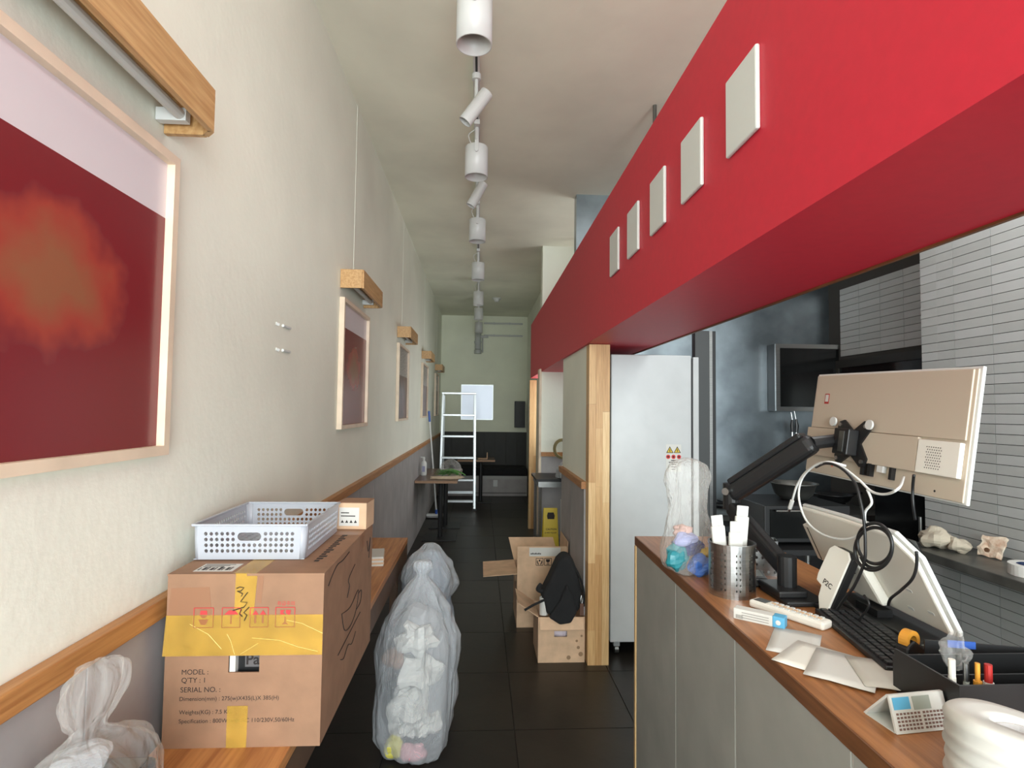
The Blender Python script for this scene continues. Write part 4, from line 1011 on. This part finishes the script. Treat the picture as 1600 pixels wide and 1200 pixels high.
# flat dark tray device next to it
a = C(1218, 920)
t = thing('card_terminal', 'flat dark card terminal with a grey screen beside the arm base', 'card terminal', (.838, 1.71, CZ), R(-15))
MB().box(-.04, .04, -.05, .05, 0, .028).build('body', M_BLACK, t, bevel=.006); MB().box(-.03, .03, -.025, .04, .0281, .030).build('screen', M_STEELD, t)
# white carton strip with blue label
a = C(1146, 966); b = C(1226, 984)
d = b - a; L = d.length; an = math.atan2(d.y, d.x)
t = thing('slim_white_box', 'slim white printed carton with blue end on the counter edge', 'box', a + Vector((.0, .0, 0)), an)
MB().box(0, L * .77, 0, .03, 0, .026).build('body', M_PAPER, t, bevel=.0015); MB().box(L * .77, L, 0, .03, 0, .0262).build('blue_end', M_CYAN, t, bevel=.0015)
mb = MB()
for q in range(3): mb.box(.02, L * .7, -.0006, 0, .006 + .006 * q, .0075 + .006 * q)
for q in range(8): mb.box(.006 + .0022 * q, .0072 + .0022 * q, -.0006, 0, .003, .012)
mb.build('print', mat('grey_ink', (140, 136, 132), .8), t); MB().disc(.006, .0008, 14, c=(L * .88, .013), mtx=ROTX).build('white_mark', M_WHITE, t)
# white telephone handset / calculator row
a = C(1190, 955); b = C(1300, 992)
d = b - a; an = math.atan2(d.y, d.x)
t = thing('remote_control', 'long white remote keypad lying behind the slim carton', 'remote', C(1215, 962) + Vector((.0, .035, 0)), an)
MB().box(-.05, .15, -.022, .022, 0, .02).build('body', M_OFFW, t, bevel=.006)
for i in range(9):
    for j in range(3): MB().box(.005 + .015 * i, .014 + .015 * i, -.015 + .011 * j, -.007 + .011 * j, .0201, .0225).build('button', M_WHITE if j != 1 else M_CARD2, t)
MB().box(-.04, -.006, -.014, .014, .0201, .021).build('display', M_STEELD, t)
# black keyboard
a = C(1268, 955); b = C(1350, 1025)
d = b - a; an = math.atan2(d.y, d.x)
t = thing('keyboard', 'black computer keyboard under the P2C display', 'keyboard', a + Vector((.018, -.02, 0)), an)
MB().box(0, .34, -.02, .10, 0, .014).build('body', M_BLACK, t, bevel=.003)
km = MB().box(-.007, .007, -.007, .007, 0, .005).mesh('key', mat('key_black', (38, 38, 40), .5))
for i in range(18):
    for j in range(5): inst(km, 'key', t, (.02 + .0178 * i, -.004 + .0195 * j, .014))
# papers, receipts hidden under the pixelated patch
for k, (px, py, rz, w_, l_, m_, lb) in enumerate(((1235, 1005, -35, .10, .16, M_PAPER, 'loose white receipt near the slim carton'), (1262, 1030, -50, .11, .15, M_OFFW, 'loose cream sheet overlapping the receipts on the counter'), (1310, 1048, -40, .12, .16, M_PAPER, 'wide white paper sheet on the counter before the keyboard'),
        (1372, 1058, -20, .10, .14, mat('grey_paper', (196, 192, 182), .7), 'grey paper sheet beside the black pen tray'))):
    p = C(px, py); t = thing('paper_sheet', lb, 'paper', (p.x + .01, p.y, CZ + .0006 * k), R(rz), group='loose papers on the counter')
    sh = MB()
    for i in range(6):
        for j in range(6):
            u, v = i / 5 - .5, j / 5 - .5; sh.v.append((u * w_, v * l_, .0012 + .0012 * k + .0025 * max(0, noise.noise(Vector((u * 2.5, v * 2.5, k * 3.3))))))
    for i in range(5):
        for j in range(5): sh.f.append((i * 6 + j, (i + 1) * 6 + j, (i + 1) * 6 + j + 1, i * 6 + j + 1))
    sh.build('sheet', m_, t, smooth=True, solid=.0008)
# yellow tape dispenser
p = C(1428, 1030)
t = thing('tape_dispenser', 'black and yellow tape dispenser under the terminal corner', 'tape dispenser', (p.x, p.y, CZ), R(20))
MB().prism([(-.045, 0), (.045, 0), (.045, .016), (.02, .022), (-.015, .045), (-.04, .034)], -.014, .014, mtx=ROTX).build('body', M_BLACK, t, bevel=.004)
MB().lathe([(.012, -.009), (.022, -.009), (.022, .009), (.012, .009)], 24, close=True, c=(-.015, .042, 0), mtx=ROTX).build('tape_roll', M_ORANGE, t)
MB().box(.04, .05, -.01, .01, .010, .02).build('cutter', M_STEEL, t)
# desk calendar / calculator with printed keys
a = C(1402, 1149); b = C(1480, 1141)
d = b - a; an = math.atan2(d.y, d.x)
t = thing('desk_calendar', 'small white desk calendar with printed month rows on the counter', 'calendar', a + Vector((0, 0, 0)), an)
L = .105
tent = [(0, 0), (.07, 0), (.012, .052)]
mz = Matrix(((0, 0, 1, 0), (1, 0, 0, 0), (0, 1, 0, 0), (0, 0, 0, 1)))
MB().prism([(0, .001), (.005, .001), (.02, .055), (.016, .055)], 0, L, mtx=mz).build('front_leaf', M_PAPER, t); MB().prism([(.065, .001), (.07, .001), (.021, .055), (.0205, .05)], 0, L, mtx=mz).build('back_leaf', M_PAPER, t)
MB().prism([(.005, .0002), (.066, .0002), (.066, .001), (.005, .001)], 0, L, mtx=mz).build('bottom_leaf', M_PAPER, t)
fm = Matrix.Translation((0, -.0004, .001)) @ Matrix.Rotation(R(90 - 16), 4, 'X')
MB().box(.004, .036, .035, .053, .0, .0005, fm).build('blue_heading', M_CYAN, t)
MB().box(.042, .075, .033, .053, .0, .0005, fm).build('grey_picture', mat('grey_green_print', (150, 156, 146), .6), t)
mb = MB()
for i in range(14):
    for j in range(5): mb.box(.006 + .0068 * i + (.003 if i > 6 else 0), .0105 + .0068 * i + (.003 if i > 6 else 0), .005 + .0055 * j, .0082 + .0055 * j, 0, .0004, fm)
mb.build('dates', mat('date_ink', (120, 92, 84), .8), t)
# black pen tray with pens
p = C(1482, 1090)
t = thing('pen_tray', 'black plastic tray holding pens at the right edge', 'tray', (.79, .90, CZ), 0)
tx0, tx1, ty0, ty1, th_ = 0, .31, 0, .15, .075
MB().box(tx0, tx1, ty0, ty1, 0, .004).build('bottom', M_BLACK, t); MB().box(tx0, tx1, ty0, ty0 + .004, .004, .078).build('front_wall', M_BLACK, t); MB().box(tx0, tx1, ty1 - .004, ty1, .004, .065).build('back_wall', M_BLACK, t)
MB().box(tx0, tx0 + .004, ty0 + .004, ty1 - .004, .004, .078).build('side_wall', M_BLACK, t); MB().box(tx1 - .004, tx1, ty0 + .004, ty1 - .004, .004, .065).build('side_wall', M_BLACK, t)
MB().box(tx0 + .004, tx1 - .004, .075, .079, .004, .06).build('divider', M_BLACK, t)
def pen(label, px, py, y, hgt, r, m, cap, capm):
    top = PY(px, py, y)
    t = thing('pen', label, 'pen', (top.x, top.y, CZ + .005), group='pens in the black tray')
    z = top.z - CZ - .005
    MB().tube([(0, 0, 0), (0, 0, z - .03)], r, 10).build('barrel', m, t); MB().tube([(0, 0, z - .03), (0, 0, z)], r * cap, 10).build('cap', capm, t)
pen('orange marker standing in the black tray', 1527, 1036, .945, .1, .0065, M_ORANGE, .6, M_ORANGE)
pen('white marker with red cap standing in the black tray', 1544, 1038, .945, .1, .0080, M_WHITE, .75, M_REDLED)
pen('grey pen standing left of the orange marker', 1509, 1036, .945, .1, .0045, mat('grey_pen', (170, 172, 164), .5), 1.0, M_STEEL)
pen('cream pen at the left end of the tray', 1487, 1030, .945, .1, .006, M_OFFW, .9, M_OFFW)
# loose wad of clear film in the tray, blue pen behind
p = PY(1510, 1022, 1.0)
t = thing('film_wad', 'crumpled clear film tuft in the black pen tray', 'film', (p.x, p.y, CZ + .005))
lump('tuft', M_BAGC, t, (0, .02, max(.03, p.z - CZ - .01)), (.022, .018, .028), 81, .8); MB().tube([(0, .02, 0), (0, .02, .03)], .012, 8).build('stem', M_BAGC, t)
p = C(1495, 1012, CZ + .07)
t = thing('blue_edged_card', 'dark card with a short blue strip standing behind the pen tray', 'card', (1.0, 1.10, CZ), R(-14))
MB().box(-.09, .12, 0, .004, 0, .062).build('stand_card', M_BLACK, t); MB().box(-.05, .0, -.003, -.0002, .052, .066).build('blue_strip', M_BLUE, t)
# big paper roll
a = C(1500, 1190)
t = thing('tissue_roll', 'large loosely wound white paper roll in the bottom right corner', 'paper roll', (.735, .74, CZ))
n = 64; mb = MB(); rr = .082; prof = []
for i in range(17):
    z = .098 * i / 16; prof.append((rr + .0022 * math.sin(i * 2.3) + .0016 * (i % 2), z))
rings = prof + [(rr - .004, .1), (.060, .101), (.046, .0995), (.0335, .1), (.032, .094), (.032, .0)]
o = 0
for i, (r_, z) in enumerate(rings):
    for k in range(n):
        a = 2 * math.pi * k / n; w_ = .003 * noise.noise(Vector((math.cos(a) * 1.6, math.sin(a) * 1.6, z * 30))) if i < 18 else 0
        mb.v.append(((r_ + w_) * math.cos(a), (r_ + w_) * math.sin(a), max(0, z + (.003 * math.sin(a * 2) - .2 * r_ * math.cos(a)) * (z / .1))))
for i in range(len(rings) - 1):
    for k in range(n): mb.f.append((i * n + k, i * n + (k + 1) % n, (i + 1) * n + (k + 1) % n, (i + 1) * n + k))
mb.build('roll', M_PAPER, t, smooth=True)
MB().lathe([(.0315, .0), (.0315, .091), (.029, .091), (.029, .0)], 30, close=True).build('core', mat('grey_card_core', (196, 190, 188), .8), t)
# dried flower tuft behind the roll
t = thing('dried_tuft', 'small cream dried flower tuft behind the paper roll', 'dried flower', (.93, .86, CZ))
MB().tube([(0, 0, 0), (0, 0, .075)], .004, 6).build('stalk', M_CARD2, t); mb = MB()
for k in range(40):
    v = Vector((random.uniform(-1, 1), random.uniform(-1, 1), random.uniform(-.2, 1))).normalized() * random.uniform(.016, .026); mb.tube([(0, 0, .075), Vector((0, 0, .075)) + v], [.0022, .0012], 4)
mb.build('petals', M_CARD2, t)

# ------------------------------------------------------------------ far dining end
def ped_table(label, x0, x1, y0, y1, px_, py_):
    t = thing('pedestal_table', label, 'table', (px_, py_, 0), group='dark wood pedestal tables')
    MB().box(x0 - px_, x1 - px_, y0 - py_, y1 - py_, .69, .72).build('top', M_DARKTOP, t, bevel=.002)
    MB().box(x0 - px_, x1 - px_, y0 - py_ - .003, y0 - py_ - .0002, .691, .719).build('edge_band', mat('edge_band', (164, 128, 98), .5), t)
    MB().tube([(0, 0, .012), (0, 0, .69)], .03, 14).build('column', M_BLACK, t); MB().box(-.2, .2, -.2, .2, 0, .012).build('base_plate', M_BLACK, t, bevel=.003)
    MB().box(-.15, .15, -.02, .02, .67, .69).build('support', M_BLACK, t)
ped_table('nearer dark wood table on the left wall holding greens and a white bottle', -.74, -.25, 6.6, 7.25, -.46, 6.92)
ped_table('dark wood table on the left wall directly behind the one with greens', -.74, -.23, 7.27, 7.95, -.44, 7.6)
ped_table('small dark wood table at the far end behind the ladder', -.36, .26, 9.35, 9.9, .03, 9.62)
t = thing('pump_bottle', 'white pump bottle on the nearer dark wood table', 'bottle', (-.69, 7.12, .72))
MB().lathe([(0, 0), (.033, 0), (.036, .01), (.036, .15), (.03, .17), (.012, .185), (.012, .20), (0, .20)], 20).build('body', M_WHITE, t, smooth=True); MB().tube([(0, 0, .20), (0, 0, .225)], .014, 10).build('pump', M_WHITE, t); MB().box(-.04, .01, -.008, .008, .222, .232).build('nozzle', M_WHITE, t); MB().box(-.018, .018, -.0375, -.036, .05, .12).build('label', mat('grey_blue_label', (150, 150, 180), .5), t)
t = thing('leek_bunch', 'bunch of green leafy vegetables on the nearer dark wood table', 'vegetables', (-.43, 7.0, .72))
for k in range(26):
    a = random.uniform(-.5, .5); L = random.uniform(.12, .24); x, y_ = random.uniform(-.13, .06), random.uniform(-.08, .2); z = random.uniform(.008, .04)
    dx, dy = math.cos(a), math.sin(a) * .6; mb = MB()
    for q in range(5):
        u = q / 4; wd = .016 * math.sin(math.pi * (.15 + .8 * u)); zz = z + .05 * math.sin(math.pi * u)
        mb.v += [(x + dx * L * u, y_ + dy * L * u - wd, zz), (x + dx * L * u, y_ + dy * L * u + wd, zz + .004)]
    for q in range(4): mb.f.append((2 * q, 2 * q + 2, 2 * q + 3, 2 * q + 1))
    mb.build('leaf', M_GREEN, t, solid=.002)
for k in range(9):
    x = random.uniform(-.16, -.02); y_ = -.26 + .028 * k; MB().tube([(x, y_, .008), (x + .15, y_ - .02, .01), (x + .28, y_ + .03, .012)], .006, 6).build('stalk', mat('pale_stalk', (206, 186, 160), .6), t)
t = thing('vegetable_bag', 'crumpled clear produce bag on the far part of the dark wood tables', 'bag', (-.38, 7.62, .72))
mb = MB(); bag(mb, [(.003, .10), (.02, .14), (.07, .13), (.12, .09), (.16, .04), (.17, .01)], n=36, rings=20, folds=6, amp=.2, seed=61, crumple=.025, cl=9); mb.build('film', M_BAGC, t, smooth=True)
# mop
t = thing('mop', 'white handled mop with blue grip leaning in the left corner', 'mop', (-.60, 8.14, 0))
top = Vector((-.13, 0, 1.52)); MB().tube([(0, 0, .1), top * .93 + Vector((0, 0, .0))], .012, 10).build('handle', M_WHITE, t); MB().tube([top * .9, top], .016, 10).build('grip', M_BLUE, t)
MB().box(-.14, .14, -.05, .05, .03, .06).build('mop_head', M_WHITE, t, bevel=.01); MB().tube([(0, 0, .06), (0, 0, .12)], .018, 8).build('socket', M_BLUE, t); lump('mop_pad', mat('grey_mop', (150, 150, 150), .9), t, (0, 0, .018), (.15, .06, .016), 90, .2)
# step ladder
t = thing('step_ladder', 'silver aluminium step ladder standing among the far tables', 'ladder', (-.33, 8.75, 0))
h = 1.79; lean = .16
for s in (-1, 1):
    MB().bar((s * .268, 0, 0), (s * .25, lean, h), .05, .03, up=(1, 0, 0)).build('front_rail', M_ALU, t)
    MB().bar((s * .25, .42, 0), (s * .235, lean + .03, h - .02), .035, .024, up=(1, 0, 0)).build('rear_rail', M_ALU, t)
    MB().box(s * .268 - .03, s * .268 + .03, -.03, .03, 0, .03).build('rubber_foot', M_BLACK, t)
for z in (.14, .46, .80, 1.13, 1.46): yy = lean * z / h; MB().box(-.255, .255, yy - .04, yy + .03, z - .015, z + .015).build('step', M_ALU, t, bevel=.003)
for z in (.22,): yy = .42 - (.42 - lean - .03) * z / h; MB().box(-.235, .235, yy - .012, yy + .012, z - .02, z + .02).build('rear_brace', M_ALU, t)
MB().box(-.27, .27, lean - .06, lean + .08, h - .005, h + .025).build('top_cap', M_ALU, t, bevel=.004)
# bench along the far wall
t = thing('wall_bench', 'black upholstered bench with grey base along the far wall', 'bench', (.07, 10.5, 0))
MB().box(-.80, .80, -.28, .30, 0, .36).build('base', M_BOARD, t); MB().box(-.80, .80, -.30, .30, .362, .50).build('cushion', M_FABRIC, t, bevel=.02); MB().box(-.80, .80, -.292, -.281, .30, .36).build('upper_strip', mat('pale_grey_strip', (170, 170, 166), .5), t)
a = PY(774, 755, 10.22); MB().box(a.x - .07 - .04, a.x - .07 + .04, -.290, -.281, a.z - .06, a.z + .06).build('socket_plate', M_WHITE, t, bevel=.003)
MB().box(-.80, .80, -.285, -.28, .05, .06).build('base_line', M_DJOINT, t)
# plain white notice on the far wall, dark panel by the opening
a = PY(722, 602, YF); b = PY(769, 655, YF)
t = thing('wall_notice', 'pale plain satin panel on the far wall behind the ladder top', 'panel', ((a.x + b.x) / 2, YF - .012, b.z))
MB().box(-(b.x - a.x) / 2, (b.x - a.x) / 2, 0, .011, 0, a.z - b.z).build('board', mat('satin_panel', (222, 228, 240), .42, metal=.85), t); w_ = (b.x - a.x) / 2; h_ = a.z - b.z
MB().box(-w_ - .015, w_ + .015, -.006, .011, -.015, 0).box(-w_ - .015, w_ + .015, -.006, .011, h_, h_ + .015).box(-w_ - .015, -w_, -.006, .011, 0, h_).box(w_, w_ + .015, -.006, .011, 0, h_).build('frame', M_ALU, t)
a = PY(804, 627, YF - .05); b = PY(820, 668, YF - .05)
t = thing('wall_speaker', 'dark grey box hanging on the far wall near the opening', 'speaker', ((a.x + b.x) / 2, YF - .002, b.z))
MB().box(-.1, .1, -.12, 0, 0, .5).build('cabinet', mat('dark_grey_box', (70, 70, 74), .6), t, bevel=.006); MB().box(-.085, .085, -.126, -.12, .02, .48).build('grille', M_BLACK, t)
# small stand on the far table
t = thing('menu_stand', 'small pale menu stand on the far table behind the ladder', 'stand', (.06, 9.55, .72))
MB().box(-.08, .08, -.03, .03, 0, .012).build('foot', M_CARD2, t); MB().box(.065, .08, -.01, .01, .012, .11).build('upright', M_CARD2, t)

# ------------------------------------------------------------------ niche beyond the partition
t = thing('steel_side_table', 'stainless side table with dark top in the niche past the post', 'table', (.58, 5.5, 0))
MB().box(-.02, .44, 0, .55, .855, .88).build('top', M_BLACK, t); MB().box(.0, .42, .01, .54, .80, .854).build('rim', M_STEEL, t)
for x in (.02, .40):
    for y in (.03, .51): MB().tube([(x, y, 0), (x, y, .80)], .016, 10).build('leg', M_STEEL, t)
MB().box(.03, .39, .04, .50, .22, .24).build('shelf', M_STEELD, t)
t = thing('caution_sign', 'yellow folding caution sign standing beside the white board', 'sign', (.675, 5.22, 0), 0)
tilt = Matrix.Rotation(R(-9), 4, 'X')
MB().prism([(-.085, 0), (.085, 0), (.065, .64), (-.065, .64)], -.006, .006, mtx=tilt @ ROTX).build('front_leaf', M_YELLOW, t, bevel=.003)
MB().prism([(-.085, 0), (.085, 0), (.065, .64), (-.065, .64)], -.006, .006, mtx=Matrix.Translation((0, .205, 0)) @ Matrix.Rotation(R(9), 4, 'X') @ ROTX).build('rear_leaf', M_YELLOW, t, bevel=.003)
mb = MB(); fm = tilt @ ROTX
mb.prism([(-.028, .54), (.035, .54), (.04, .57), (.03, .60), (-.025, .60), (-.033, .57)], .0062, .008, mtx=fm); mb.prism([(-.03, .22), (.05, .22), (.01, .30)], .0062, .008, mtx=fm); mb.build('hand_hole', M_INK, t)
text('lettering', 'CAUTION', .10, M_INK, t, fm @ Matrix.Translation((-.045, .44, .0066)), bold=.02); text('lettering', '& WET FLOOR', .11, M_INK, t, fm @ Matrix.Translation((-.055, .41, .0066)), bold=.02)
t = thing('leaning_board', 'narrow white board standing between caution sign and grey partition', 'board', (.80, 5.30, 0))
MB().box(-.03, .03, -.012, .012, 0, .70).build('board', M_WHITE, t, bevel=.003); MB().box(-.032, .032, -.014, .014, .70, .715).build('top_edge', M_PAPER, t); MB().box(-.008, -.004, -.0135, -.012, .02, .68).build('groove', M_STEELD, t)
t = thing('crumpled_bag', 'crumpled grey plastic bags heaped on the steel side table', 'bag', (.845, 5.62, .88))
mb = MB(); bag(mb, [(.003, .06), (.02, .085), (.08, .08), (.12, .055), (.15, .03), (.16, .01)], n=36, rings=20, folds=6, amp=.22, seed=71, crumple=.03, cl=9); mb.build('film', M_BAGW, t, smooth=True); lump('inner_waste', mat('grey_inner', (150, 146, 136), .8), t, (0, 0, .06), (.06, .06, .055), 95, .5)
t = thing('cable_coil', 'coil of yellowish wire hanging on the niche wall above the side table', 'cable', (.89, 6.05, 1.14))
mb = MB()
for k in range(3): mb.tube([((.075 + .01 * k) * math.cos(q), .008 * k - .015, (.085 + .01 * k) * math.sin(q)) for q in [2 * math.pi * j / 20 for j in range(21)]], .006, 6)
mb.build('coil', mat('yellowish_wire', (150, 136, 92), .6), t); MB().tube([(0, -.02, .09), (0, .04, .10)], .008, 6).build('hook', M_STEEL, t)
